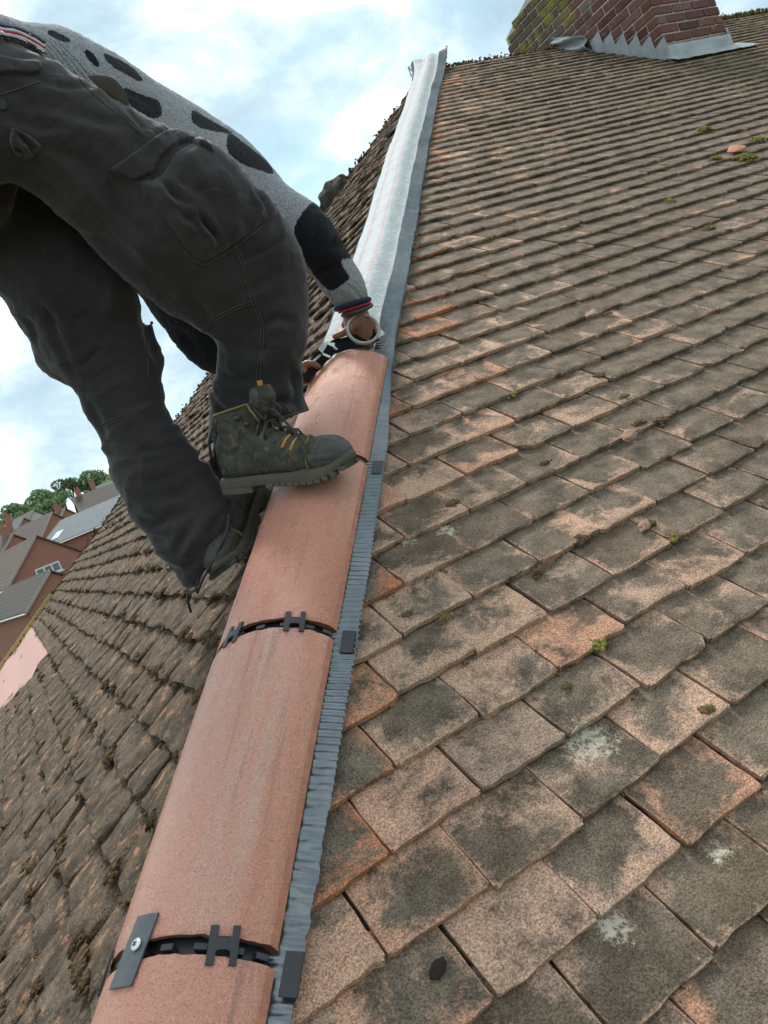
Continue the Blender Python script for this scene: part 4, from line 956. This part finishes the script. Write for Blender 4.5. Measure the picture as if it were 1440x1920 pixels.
# --- jumper
mb = MB()
TOR = [(-200, -20, -150, 240, 1.36), (-60, 18, -20, 260, 1.42), (40, 50, 70, 300, 1.50), (118, 62, 130, 320, 1.58), (205, 104, 200, 370, 1.66), (275, 150, 265, 430, 1.74), (340, 188, 320, 490, 1.82), (405, 230, 370, 520, 1.88), (455, 264, 420, 530, 1.92), (505, 312, 470, 510, 1.95), (540, 352, 510, 470, 1.97)]
loft(mb, TOR, dr=.75)
SLR = [(470, 290, 420, 420, 1.92), (545, 352, 485, 460, 1.93), (592, 385, 530, 490, 1.94), (630, 430, 562, 505, 1.95), (652, 472, 585, 520, 1.97), (668, 500, 600, 540, 1.98), (682, 525, 612, 556, 1.99), (690, 552, 630, 575, 2.0), (693, 562, 640, 583, 2.0)]
loft(mb, SLR, dr=.85)
SLL = [(430, 440, 200, 470, 1.98), (430, 500, 232, 525, 2.0), (430, 560, 267, 560, 2.02), (435, 600, 302, 610, 2.03), (445, 625, 334, 650, 2.05), (458, 640, 366, 686, 2.06), (480, 650, 395, 700, 2.06), (510, 655, 440, 712, 2.06), (525, 660, 470, 716, 2.06)]
loft(mb, SLL, dr=.55)
jm = solid('jumper', mb, .0065, 5); co, no = arrs(jm)
d = folds(co, no, [([(590, 515), (605, 505), (640, 500)], .006, 6), ([(600, 470), (620, 460), (650, 465)], .005, 7), ([(560, 480), (590, 450), (600, 400)], .006, 9), ([(300, 610), (340, 625), (380, 670)], .006, 9), ([(200, 130), (240, 170), (290, 200)], .004, 9), ([(150, 90), (170, 120), (200, 150)], .004, 6)])
d += .004*nz(co, (9, 9, 9), 2)+.0014*nz(co, (60, 60, 60), 4)+.0012*nz(co, (110, 110, 110), 8)
co = co+no*d[:, None]; put(jm, co)
px, z = project(co); dark = np.full(len(co), -9.0)
SPOTS = [[(95, 56), (130, 72), (126, 80), (92, 66)], [(156, 94), (172, 98), (186, 118), (182, 126), (165, 112)], [(196, 100), (225, 112), (252, 130), (268, 150), (255, 150), (222, 132), (200, 115)], [(232, 165), (262, 176), (296, 188), (303, 205), (302, 218), (285, 222), (262, 210), (238, 190)],
         [(362, 206), (390, 222), (432, 246), (428, 250), (400, 246), (372, 238), (360, 226)], [(432, 250), (460, 270), (500, 302), (512, 325), (488, 320), (450, 305), (428, 285), (425, 265)],
         [(582, 382), (604, 385), (632, 420), (660, 468), (662, 484), (640, 487), (646, 505), (655, 520), (640, 535), (620, 545), (600, 530), (578, 500), (560, 460), (552, 425)], [(240, 500), (480, 430), (480, 740), (370, 700), (260, 580)], [(300, 260), (420, 300), (460, 400), (330, 380)]]
for sp_ in SPOTS:
    sp_ = spl([sp_[-1]]+sp_+[sp_[0], sp_[1]], 4)[4:-4]
    e, _, _ = segd(px, sp_+[sp_[0]]); sg = np.where(inside(px, sp_), e, -e); dark = np.maximum(dark, sg)
bk = ((co-Cn)*no).sum(1) > 0; bb2 = nz(co, (6, 6, 6), 3); dark = np.where(bk, (bb2-.12)*60, dark); dark = np.clip(dark/8+.5, 0, 1)
rib = np.clip(1-np.abs((px[:, 0]*.55+px[:, 1]*-.2)-0)/1e9, 0, 1)
at = jm.attributes.new('dk', 'FLOAT', 'POINT'); at.data.foreach_set('value', dark.astype(np.float32))
w1, _, _ = segd(px, [(0, 60), (60, 90), (110, 110), (150, 150)]); w2, _, _ = segd(px, [(632, 548), (690, 560)]); ribv = np.clip(np.maximum(1-w1/34, (1-w2/26))*3, 0, 1)
at = jm.attributes.new('rib', 'FLOAT', 'POINT'); at.data.foreach_set('value', ribv.astype(np.float32))
m, nt, b = mat('patterned_knit', rough=.95, spec=.1); b.inputs['Sheen Weight'].default_value = .15; v = objvec(nt)
dk = N(nt, 'ShaderNodeAttribute', attribute_name='dk'); rb = N(nt, 'ShaderNodeAttribute', attribute_name='rib')
f = rng(nt, mth(nt, 'ADD', (dk, 'Fac'), mth(nt, 'MULTIPLY', mth(nt, 'SUBTRACT', noi(nt, 110, 4, .75, v), .5), 1.1)), .42, .58)
g = mixc(nt, rng(nt, noi(nt, 420, 2, .7, v), .35, .65), (.17, .175, .195), (.52, .53, .57)); c = mixc(nt, f, g, (.012, .013, .018)); lk(nt, c, b, 'Base Color')
wv = N(nt, 'ShaderNodeTexWave', wave_type='BANDS', bands_direction='DIAGONAL'); wv.inputs['Scale'].default_value = 34; wv.inputs['Distortion'].default_value = .6; nt.links.new(v[0].outputs[0], wv.inputs['Vector'])
bump(nt, b, [(mth(nt, 'MULTIPLY', (wv, 1), (rb, 'Fac')), .9, .005), (noi(nt, 300, 2, .7, v), 1, .004), (noi(nt, 90, 3, .6, v), .5, .004)])
M['knit'] = m; jp = link('jumper', jm, m, person); BJ = bvh_of(jm)
# shirt hem between trousers and jumper; cuff bands
def band_strip(name, pts, wd, bv, matl, off): 
    a = spl(pts, 4); mb = MB(); seq = []
    for k in (-.5, .5):
        for q in off2(a, wd*k): seq.append(q)
    n = len(a); vs = []
    for q in seq:
        p, nn = drop(q[0], q[1], off, bv); vs.append(p if p is not None else None)
    fs = [(i, i+1, n+i+1, n+i) for i in range(n-1) if None not in (vs[i], vs[i+1], vs[n+i], vs[n+i+1])]
    vs = [v_ if v_ is not None else Vector((0, 0, -1)) for v_ in vs]; o = mesh(name, vs, fs, matl, person, True); q = o.modifiers.new('s', 'SOLIDIFY'); q.thickness = .002; return o
BJT = Both(BT, BJ)
sh = {'navy': simple('navy_cotton', (.02, .025, .05), .9), 'red': simple('red_cotton', (.5, .03, .06), .9), 'wht': simple('white_cotton', (.7, .68, .7), .9)}
for k, (nm, dy) in enumerate([('navy', 9), ('wht', 3), ('red', -1), ('wht', -5), ('navy', -9)]): 
    o = band_strip('shirt_stripe', [(-30, 58+dy), (0, 64+dy), (30, 70+dy), (58, 82+dy), (80, 96+dy)], 5.5, BJT, sh[nm], .006+.0004*k)
def ringband(name, p1, p2, d, r, matl, tilt=0, parent=person, tube=.004):
    a = P(*p1, d); b_ = P(*p2, d); c0 = (a+b_)/2; h = (b_-a)/2; f = Fv-h.normalized()*Fv.dot(h.normalized()); f = f.normalized()*h.length*r; mb = MB(); axs = h.cross(f).normalized()
    mb.tube([c0+h*math.cos(t)+f*math.sin(t)+axs*math.sin(t)*tilt for t in [2*math.pi*i/28 for i in range(28)]], tube, 8, True); return mb.build(name, matl, parent, True)
ringband('shirt_cuff', (630, 580), (692, 561), 2.0, .85, sh['navy'], .008, tube=.0065); ringband('shirt_cuff', (636, 586), (695, 568), 2.0, .8, sh['red'], .008, tube=.003); ringband('wrist_band', (642, 592), (697, 572), 1.995, .8, M['plastic'], .012, tube=.0045)
# --- body: one skin mesh, most of it inside the clothes
mb = MB()
def tub(pts, rs): mb.tube([P(*q) for q in pts], rs, 14)
def chain(pts, rs, k=12):
    pv_ = [P(*q) for q in pts]; mb.tube(pv_, rs, k)
    for p_, r_ in ((pv_[0], rs[0]), (pv_[-1], rs[-1])):
        bm = bmesh.new(); bmesh.ops.create_icosphere(bm, subdivisions=2, radius=r_*.98, matrix=Matrix.Translation(p_)); bm.verts.index_update(); mb.add([v.co[:] for v in bm.verts], [tuple(v.index for v in f.verts) for f in bm.faces]); bm.free()
chain([(-60, 250, 1.42), (60, 240, 1.50), (180, 270, 1.66), (300, 330, 1.80), (400, 385, 1.90)], [.09, .085, .085, .095, .09])
chain([(400, 350, 1.86), (445, 400, 1.90), (470, 430, 1.92)], [.055, .05, .05])
hc = (478, 455, 1.93)
chain([(0, 225, 1.40), (225, 360, 1.46), (460, 500, 1.56), (488, 640, 1.62), (480, 780, 1.66), (478, 830, 1.665)], [.06, .06, .05, .046, .038, .036])
chain([(-40, 400, 1.56), (150, 612, 1.56), (272, 825, 1.60), (362, 965, 1.62), (425, 985, 1.70)], [.04, .045, .040, .035, .032])
chain([(450, 340, 1.90), (580, 440, 1.94), (640, 530, 1.99), (668, 580, 2.0), (676, 600, 2.01)], [.055, .045, .033, .0265, .026])
chain([(340, 400, 1.90), (330, 560, 2.02), (420, 650, 2.06), (520, 688, 2.04), (548, 695, 2.01)], [.055, .048, .035, .027, .026])
# right hand
chain([(668, 582, 2.0), (676, 606, 2.01), (684, 626, 2.02)], [.027, .029, .026]); chain([(660, 590, 2.0), (664, 612, 2.02), (668, 628, 2.03)], [.024, .025, .02]); chain([(690, 606, 2.01), (696, 622, 2.03)], [.018, .017])
chain([(664, 604, 1.99), (655, 618, 1.985), (643, 625, 1.985), (628, 631, 1.985)], [.013, .0115, .0095, .0082])
chain([(664, 596, 2.01), (650, 598, 2.02), (645, 610, 2.03), (652, 624, 2.035), (662, 634, 2.03)], [.0115, .0095, .009, .0085, .0075])
for i, (dx, dd) in enumerate([(676, 2.05), (688, 2.055), (698, 2.05)]): chain([(dx, 622, dd-.02), (dx+2, 638, dd), (dx-2, 648, dd-.02), (dx-6, 644, dd-.045)], [.0115, .0098, .0088, .0078-.0004*i])
# left hand
chain([(545, 694, 2.0), (558, 696, 1.99), (568, 697, 1.98)], [.027, .028, .024]); chain([(548, 706, 2.0), (562, 712, 1.99)], [.022, .019])
chain([(566, 690, 1.975), (576, 682, 1.965), (588, 682, 1.96), (597, 688, 1.962)], [.0115, .0105, .0092, .008])
for i, (y_, d_) in enumerate([(698, 1.985), (706, 1.99), (714, 1.995)]): chain([(566, y_, d_), (580, y_-3, d_+.02), (590, y_-1, d_+.01), (588, y_+5, d_-.005)], [.0112, .0095, .0085, .0075])
# head
hp_ = P(*hc); fwd = (P(560, 520, 2.02)-P(410, 380, 1.88)).normalized(); dn_h = (Dv*.8+Rv*.1).normalized(); dn_h = (dn_h-fwd*dn_h.dot(fwd)).normalized(); sdv = fwd.cross(dn_h)
bm = bmesh.new(); bmesh.ops.create_icosphere(bm, subdivisions=4, radius=1)
for v_ in bm.verts:
    x, y, z_ = v_.co; jaw = 1-.25*max(0, -x)*max(0, y); v_.co = hp_+fwd*x*.115+dn_h*(y*.098*jaw)+sdv*z_*.076*(1-.12*max(0, -x))
bm.verts.index_update(); mb.add([v_.co[:] for v_ in bm.verts], [tuple(v_.index for v_ in f.verts) for f in bm.faces]); bm.free()
hd = lambda a, b_, c__: hp_+fwd*a+dn_h*b_+sdv*c__      # a: crown, b: face side, c: ear side
mb.tube([hd(.015, .088, 0), hd(-.01, .108, 0), hd(-.022, .112, 0), hd(-.026, .09, 0)], [.008, .012, .015, .012], 10)      # nose
mb.tube([hd(-.052, .088, -.022), hd(-.05, .096, 0), hd(-.052, .088, .022)], [.006, .008, .006], 8); mb.tube([hd(-.062, .086, -.02), hd(-.062, .094, 0), hd(-.062, .086, .02)], [.006, .009, .006], 8); mb.tube([hd(-.085, .06, -.02), hd(-.09, .078, 0), hd(-.085, .06, .02)], [.018, .02, .018], 8)
for sg in (1, -1):
    mb.tube([hd(.03, .078, sg*.05), hd(.034, .09, sg*.03), hd(.03, .094, sg*.012)], [.008, .009, .007], 8); mb.tube([hd(.03, -.005, sg*.074), hd(.012, -.014, sg*.086), hd(-.012, -.01, sg*.086), hd(-.03, .002, sg*.076)], [.008, .010, .010, .007], 8)
bmsh = solid('body', mb, .0036, 3)
m, nt, b = mat('skin', rough=.5, spec=.4); b.inputs['Subsurface Weight'].default_value = .06; b.inputs['Subsurface Radius'].default_value = (.01, .004, .002); v = objvec(nt)
c = mixc(nt, noi(nt, 30, 4, .6, v), (.21, .095, .058), (.31, .15, .095)); c = mixc(nt, rng(nt, noi(nt, 120, 4, .7, v), .55, .75, 0, .4), c, (.10, .05, .035)); lk(nt, c, b, 'Base Color'); bump(nt, b, [(noi(nt, 260, 3, .6, v), .4, .0008)])
M['skin'] = m; body = link('body', bmsh, m, person)
for sg in (1, -1):
    for nm, r_, c_e, a_ in (('eye', .0115, (.75, .73, .70), .086), ('iris', .006, (.06, .03, .02), .0935)):
        bm = bmesh.new(); bmesh.ops.create_icosphere(bm, subdivisions=2, radius=r_, matrix=Matrix.Translation(hd(.012, a_, sg*.032))); me = bpy.data.meshes.new(nm); bm.to_mesh(me); bm.free(); link(nm, me, simple(nm+'_mat', c_e, .2, 0, .05, 50, .02, .0005), body)
bm = bmesh.new(); bmesh.ops.create_icosphere(bm, subdivisions=5, radius=1)
kill = []
for v_ in bm.verts:
    x, y, z_ = v_.co; n_ = noise.noise(v_.co*9)*.05+noise.noise(v_.co*22)*.03
    if y > .45+.1*z_*z_ or x < -.72: kill.append(v_)
    v_.co = hp_+fwd*x*.125*(1+n_)+dn_h*(y*.106-.004)*(1+n_)+sdv*z_*.083*(1+n_)
bmesh.ops.delete(bm, geom=kill, context='VERTS'); me = bpy.data.meshes.new('hair'); bm.to_mesh(me); bm.free(); link('hair', me, simple('dark_hair', (.02, .014, .01), .6, 0, .5, 150, .9, .003), body)
# --- boots
m, nt, b = mat('muddy_leather', rough=.72, spec=.35); v = objvec(nt)
c = mixc(nt, rng(nt, noi(nt, 26, 5, .65, v), .35, .7), (.030, .030, .022), (.085, .082, .062)); c = mixc(nt, rng(nt, noi(nt, 50, 6, .75, v), .52, .70, 0, .75), c, (.20, .175, .13)); lk(nt, c, b, 'Base Color'); bump(nt, b, [(noi(nt, 70, 4, .6, v), .5, .002), (noi(nt, 350, 3, .6, v), .4, .0006)]); M['leather'] = m
M['rubber'] = simple('boot_rubber', (.055, .057, .050), .6, 0, .4, 40, .5, .0015); M['sole'] = simple('worn_sole', (.095, .088, .068), .85, 0, .4, 50, .7, .002); M['trim'] = simple('yellow_trim', (.17, .145, .05), .7, 0, .2, 80, .3, .001); M['orange'] = simple('orange_loop', (.62, .27, .05), .7, 0, .3, 90, .4, .001); M['lace'] = simple('dark_lace', (.045, .042, .032), .85, 0, .4, 200, .6, .001); M['pad'] = simple('grey_pad', (.22, .22, .19), .7, 0, .2, 60, .3, .001)
def boot(heel, dirn, upv, label, flip):
    f = dirn.normalized(); u = (upv-f*upv.dot(f)).normalized(); s = u.cross(f)*flip      # s: outer side
    T = lambda x, y, z: heel+f*x*.91+s*y+u*z
    o = bpy.data.objects.new('boot', None); C.objects.link(o); o.parent = person; o.empty_display_size = .05; bpy.context.view_layer.update(); o.matrix_parent_inverse = person.matrix_world.inverted(); o.location = heel; o['label'] = label; bpy.context.view_layer.update()
    mb = MB(); k = 28
    def lp_(sts, horiz=True):
        a = np.array(sts, float); out = []
        for i in range(len(a)-1):
            for j in range(4): out.append(cat_rom(a[max(0, i-1)], a[i], a[i+1], a[min(len(a)-1, i+2)], j/4))
        out.append(a[-1]); vs = []
        for q in out:
            for t in [2*math.pi*i/k for i in range(k)]:
                ct, st = math.cos(t), math.sin(t)
                if horiz:      # sections along the foot: x, zbottom, ztop, half width
                    x, zb, zt_, w_ = q; e = .75; vs.append(T(x, w_*math.copysign(abs(ct)**e, ct)*(1-.18*max(0, st)), (zb+zt_)/2+(zt_-zb)/2*math.copysign(abs(st)**.8, st)))
                else:          # shaft: z, xcentre, rx, ry
                    z_, xc, rx, ry = q; vs.append(T(xc+rx*ct, ry*st, z_+.012*ct))
        m_ = len(out); fs = [(i*k+j, i*k+(j+1) % k, (i+1)*k+(j+1) % k, (i+1)*k+j) for i in range(m_-1) for j in range(k)]+[tuple(range(k))[::-1], tuple((m_-1)*k+j for j in range(k))]
        return vs, fs
    foot = [(-.004, .03, .09, .014), (.010, .022, .115, .028), (.05, .02, .12, .036), (.10, .02, .118, .036), (.14, .02, .107, .037), (.18, .02, .094, .041), (.22, .02, .082, .046), (.250, .02, .080, .047), (.272, .022, .076, .042), (.288, .028, .066, .031), (.297, .036, .054, .015)]
    mb.add(*lp_(foot)); mb.add(*lp_([(.06, .060, .056, .034), (.09, .060, .057, .037), (.115, .063, .055, .040), (.140, .066, .055, .043), (.156, .066, .055, .044)], False))
    mb.tube([T(.075, .0, .12), T(.120, 0, .145), T(.128, 0, .172), T(.126, 0, .190)], [.02, .024, .026, .020], 12)      # tongue
    me = solid('upper', mb, .0032, 3); co, no = arrs(me)
    rel = (co-np.array(heel)); X, Y, Z = rel@np.array(f)/.91, rel@np.array(s), rel@np.array(u)
    dd = .0012*nz(co, (30, 30, 30), 1)+.0008*nz(co, (80, 80, 80), 2)
    # moulded ankle panels and vamp creases
    for (cx, cz, r_, a_) in [(.045, .105, .022, .0022), (.045, .105, .034, -.0018), (.03, .150, .018, .002)]:
        e = np.abs(np.hypot(X-cx, Z-cz)-r_); dd += a_*np.exp(-(e/.003)**2)*(Y > .01)
    for xc in (.175, .19, .205): dd -= .0018*np.exp(-((X-xc-.2*(Z-.08))/.003)**2)*(Z > .06)*(Z < .12)
    e = np.abs(X-(.098-.22*(Z-.04))); dd -= .0016*np.exp(-(e/.0018)**2)*(Z < .11)
    e = np.abs(X-(.035-.5*(Z-.03))); dd += .0014*np.exp(-(e/.002)**2)*(Z < .085)
    co = co+no*dd[:, None]; put(me, co); link('upper', me, M['leather'], o)
    bu = bvh_of(me)
    # sole with heel block and lugs
    oc = []
    for (x, w_) in [(-.008, 0), (-.007, .018), (.002, .031), (.03, .038), (.06, .038), (.10, .035), (.14, .037), (.18, .043), (.22, .049), (.25, .049), (.275, .044), (.290, .035), (.299, .024), (.304, .011), (.305, 0)]: oc.append((x, w_))
    outl = [(x, w_) for x, w_ in oc]+[(x, -w_*.93) for x, w_ in oc[::-1] if w_ > 0]
    mb = MB(); n = len(outl); vs = []
    rise = lambda x: .022*max(0, (x-.22)/.08)**2
    for z_, g in ((.008, .97), (.012, 1.0), (.020, 1.005), (.026, .985), (.028, .95)):
        for x, w_ in outl: vs.append(T(.15+(x-.15)*g, w_*g, z_+rise(x)))
    fs = [(i*n+j, i*n+(j+1) % n, (i+1)*n+(j+1) % n, (i+1)*n+j) for i in range(4) for j in range(n)]+[tuple(range(n))[::-1], tuple(4*n+j for j in range(n))]
    mb.add(vs, fs)
    hb = [(x, w_) for x, w_ in outl if x < .07]+[]
    hpoly = [(x, w_) for x, w_ in oc if x < .075]; hpoly = hpoly+[(.078, .034), (.078, -.032)]+[(x, -w_*.93) for x, w_ in hpoly[::-1] if w_ > 0]
    mb.prism([T(x, w_*.97, -.004) for x, w_ in hpoly], u*.015)
    so2 = mb.build('sole', M['sole'], o); bevel(so2, .002)
    for i in range(11):
        x = .125+i*.0165
        w_ = np.interp(x, [q[0] for q in oc], [q[1] for q in oc])
        for sg in (1, -1):
            mb = MB(); mb.box(T(x, sg*(w_*.84), .0075+rise(x)), f*.0062, s*.010, u*.0036); bevel(mb.build('lug', M['sole'], so2), .0012)
    for i in range(5):
        a = -.9+i*.45; mb = MB(); cc_ = T(.285+.014*math.cos(a)+.004, .033*math.sin(a)*1.1, .024+.010); r_ = (f*math.cos(a)+s*math.sin(a)); mb.box(cc_-r_*.0095-u*.003, r_*.006, r_.cross(u)*.0068, u*.010); bevel(mb.build('lug', M['rubber'], so2), .002)
    # toe cap
    mb = MB(); cap = [(x, zb-.002, zt_+.0030, w_+.0028) for x, zb, zt_, w_ in foot if x > .23]; cap = [(.226, .019, .0835, .0488)]+cap; cap[-1] = (.300, .033, .056, .016); mb.add(*lp_(cap))
    me = solid('toe_cap', mb, .0026, 2); co, no = arrs(me); rel = co-np.array(heel); X, Y, Z = rel@np.array(f)/.91, rel@np.array(s), rel@np.array(u)
    dd = -.0020*np.exp(-((X-.248)/.0022)**2)*(Z > .035)
    for yc in (-.022, .0, .022): dd -= .0020*np.exp(-((Y-yc)/.0022)**2)*(X > .250)*(X < .280)*(Z > .045)
    dd -= .0018*np.exp(-((X-.283)/.002)**2)*(Z > .035)
    for zc in (.043, .058): dd -= .0015*np.exp(-((Z-zc)/.0018)**2)*(X > .235)*(X < .28)*(np.abs(Y) > .028)
    co = co+no*dd[:, None]; put(me, co); link('toe_cap', me, M['rubber'], o)
    def on(x, y, z_, off=.002):      # point on the upper, looking in from outside
        c0 = Vector(T(x, 0, z_-.01)); q = T(x, y, z_); d_ = (c0-q).normalized(); h = bu.ray_cast(q-d_*.05, d_); return (h[0]-d_*off) if h[0] is not None else q
    # yellow binding and collar pad
    mb = MB(); mb.tube([T(.010, .0, .146)]+[T(.066-.055*math.cos(t), .045*math.sin(t), .157-.008*math.cos(t)) for t in [.3*i for i in range(1, 9)]]+[T(.116, .037, .152), T(.122, .034, .140), T(.128, .032, .128)], .0024, 7); mb.build('collar_trim', M['trim'], o, True)
    mb = MB(); mb.tube([T(.222, -.040, .045), T(.219, -.034, .070), T(.216, 0, .0875), T(.219, .036, .074), T(.224, .0485, .045), T(.228, .051, .032)], .0022, 7); mb.build('welt_trim', M['trim'], o, True)
    # eyelets, hooks, laces
    eye = []
    for i, (x, z_) in enumerate([(.120, .128), (.137, .118), (.156, .108), (.176, .098), (.195, .091)]):
        pr = []
        for sg in (1, -1):
            p = on(x, sg*.026, z_+.004, .001); pr.append(p); mb = MB(); a = on(x-.006, sg*.037, z_-.022, .0015); mb.tube([a, (a+p)/2+u*.002+s*sg*.003, p], [.0026, .0032, .0024], 6); mb.build('lace_loop', M['orange'] if i >= 3 and sg == 1 else M['rubber'], o, True)
        eye.append(pr)
    for i, (x, z_) in enumerate([(.085, .145), (.098, .132)]):
        mb = MB(); p = on(x, .06, z_, .002); mb.tube([p-f*.006, p+s*.004, p+f*.006], [.004, .005, .004], 8); mb.build('lace_hook', M['rubber'], o, True)
    for i in range(len(eye)-1):
        for a, b_ in ((eye[i][0], eye[i+1][1]), (eye[i][1], eye[i+1][0])):
            md = (a+b_)/2+u*.010+f*.001; mb = MB(); mb.tube([a, a.lerp(md, .6)+u*.004, md, b_.lerp(md, .6)+u*.004, b_], .0024, 6); mb.build('lace', M['lace'], o, True)
    kn = (eye[0][0]+eye[0][1])/2+u*.014+f*.006
    mb = MB()
    for pts in ([(0, 0, 0), (-.012, .012, .012), (-.006, .030, .010), (.012, .030, -.012), (.004, .01, -.002)], [(0, 0, 0), (.018, .006, .016), (.040, .012, .004), (.030, .010, -.010), (.006, .004, 0)], [(0, 0, 0), (-.02, .018, -.006), (-.035, .034, -.018), (-.045, .036, -.030)], [(0, 0, 0), (.03, .022, .002), (.055, .032, -.022), (.085, .042, -.060), (.098, .046, -.082)], [(0, 0, 0), (.010, -.016, .010), (.032, -.018, .004), (.050, -.006, -.012)]):
        sm = spl(pts, 4); mb.tube([kn+f*p_[0]+s*p_[1]+u*p_[2] for p_ in sm], .0025, 6)
    mb.tube([kn-f*.006, kn+s*.004, kn+f*.007], [.006, .007, .006], 8); mb.build('bow', M['lace'], o, True)
    mb = MB(); mb.box(on(.128, 0, .19, .0)+f*.026*0+s*0, s*.008, u*.010, f*.001); mb.build('tongue_tag', M['orange'], o)
    return o
dB = (B*.95-H*.17-Nh*.175).normalized(); crown = onhip(-5.195, 0, .004)
boot(crown-dB*.139+Nh*.0+Vector((0, 0, .006)), dB, Vector((0, 0, 1))-H*.05-B*.10, 'right boot planted across the crown of a hip tile, toe to the right', -1)
h2_ = hp(-5.00, -.185, -.185*TP+.045); t2_ = hp(-5.31, -.192, -.192*TP+.045)
b2 = boot(h2_, t2_-h2_, nL*.7+Vector((0, 0, .5)), 'left boot on the mossy slope beside the tiles, toe pointing down the hip', 1)
# ------------------------------------------------------------------ what the roofer handles
mb = MB(); vs = []; fs = []; cen = spl([(566, 706, 1.962), (585, 690, 1.965), (606, 668, 1.975), (622, 653, 1.985), (650, 644, 1.998), (680, 637, 2.005), (706, 628, 2.01)], 6)
a = [P(*q) for q in cen]; n = len(a)
for i in range(n):
    t = (a[min(n-1, i+1)]-a[max(0, i-1)]).normalized(); wv_ = t.cross(Fv).normalized(); nn = t.cross(wv_); w_ = .0165+.001*math.sin(i)
    for q in ((-w_, 0), (w_, 0), (w_, .003), (-w_, .003)): vs.append(a[i]+wv_*q[0]+nn*q[1]+nn*.001*math.sin(i*1.3))
fs = [(i*4+j, i*4+(j+1) % 4, (i+1)*4+(j+1) % 4, (i+1)*4+j) for i in range(n-1) for j in range(4)]+[(0, 1, 2, 3), (n*4-1, n*4-2, n*4-3, n*4-4)]
bs_ = thing('sealing_strip', 'black rubber sealing strip held between both hands above the topmost tile', 'sealing strip', a[n//2])
mesh('strip', vs, fs, simple('black_rubber', (.010, .010, .012), .75, 0, .2, 90, .3, .001, .2), bs_)
film = simple('white_film', (.68, .74, .76), .35, 0, .1, 60, .3, .002)
def scrap(pts, d):
    mb = MB(); c0 = [P(x, y, d+.006*math.sin(x*.7+y)) for x, y in pts]; mb.prism(c0, Fv*.0012); mb.build('backing_film', film, bs_)
scrap([(596, 654), (606, 642), (616, 640), (611, 651), (604, 662)], 1.955); scrap([(612, 641), (628, 643), (627, 648), (634, 655), (629, 656), (622, 649), (613, 645)], 1.955); scrap([(603, 660), (608, 662), (621, 668), (618, 671), (606, 666)], 1.955); scrap([(700, 622), (716, 618), (722, 626), (708, 634)], 2.03); scrap([(583, 678), (600, 664), (603, 666), (586, 682)], 1.96)
rc = P(681, 617, 1.975); rn = (Fv*1.0+Dv*.32-Rv*.12).normalized(); r1 = rn.cross(Vector((0, 0, 1))).normalized(); r2 = rn.cross(r1)
mb = MB(); k1, k2 = 64, 16; vs = []; fs = []
for i in range(k1):
    t = 2*math.pi*i/k1; rr = r1*math.cos(t)+r2*math.sin(t)
    for j in range(k2): q = 2*math.pi*j/k2; vs.append(rc+rr*(.0390+.0038*math.cos(q))+rn*.0050*math.copysign(abs(math.sin(q))**.8, math.sin(q)))
fs = [(i*k2+j, ((i+1) % k1)*k2+j, ((i+1) % k1)*k2+(j+1) % k2, i*k2+(j+1) % k2) for i in range(k1) for j in range(k2)]
tag(mesh('tape_ring', vs, fs, simple('silver_tape', (.40, .39, .36), .4, .25, .15, 60, .2, .0006), None, True), 'silver grey tape ring looped round the right wrist over the white fleece', 'tape ring')
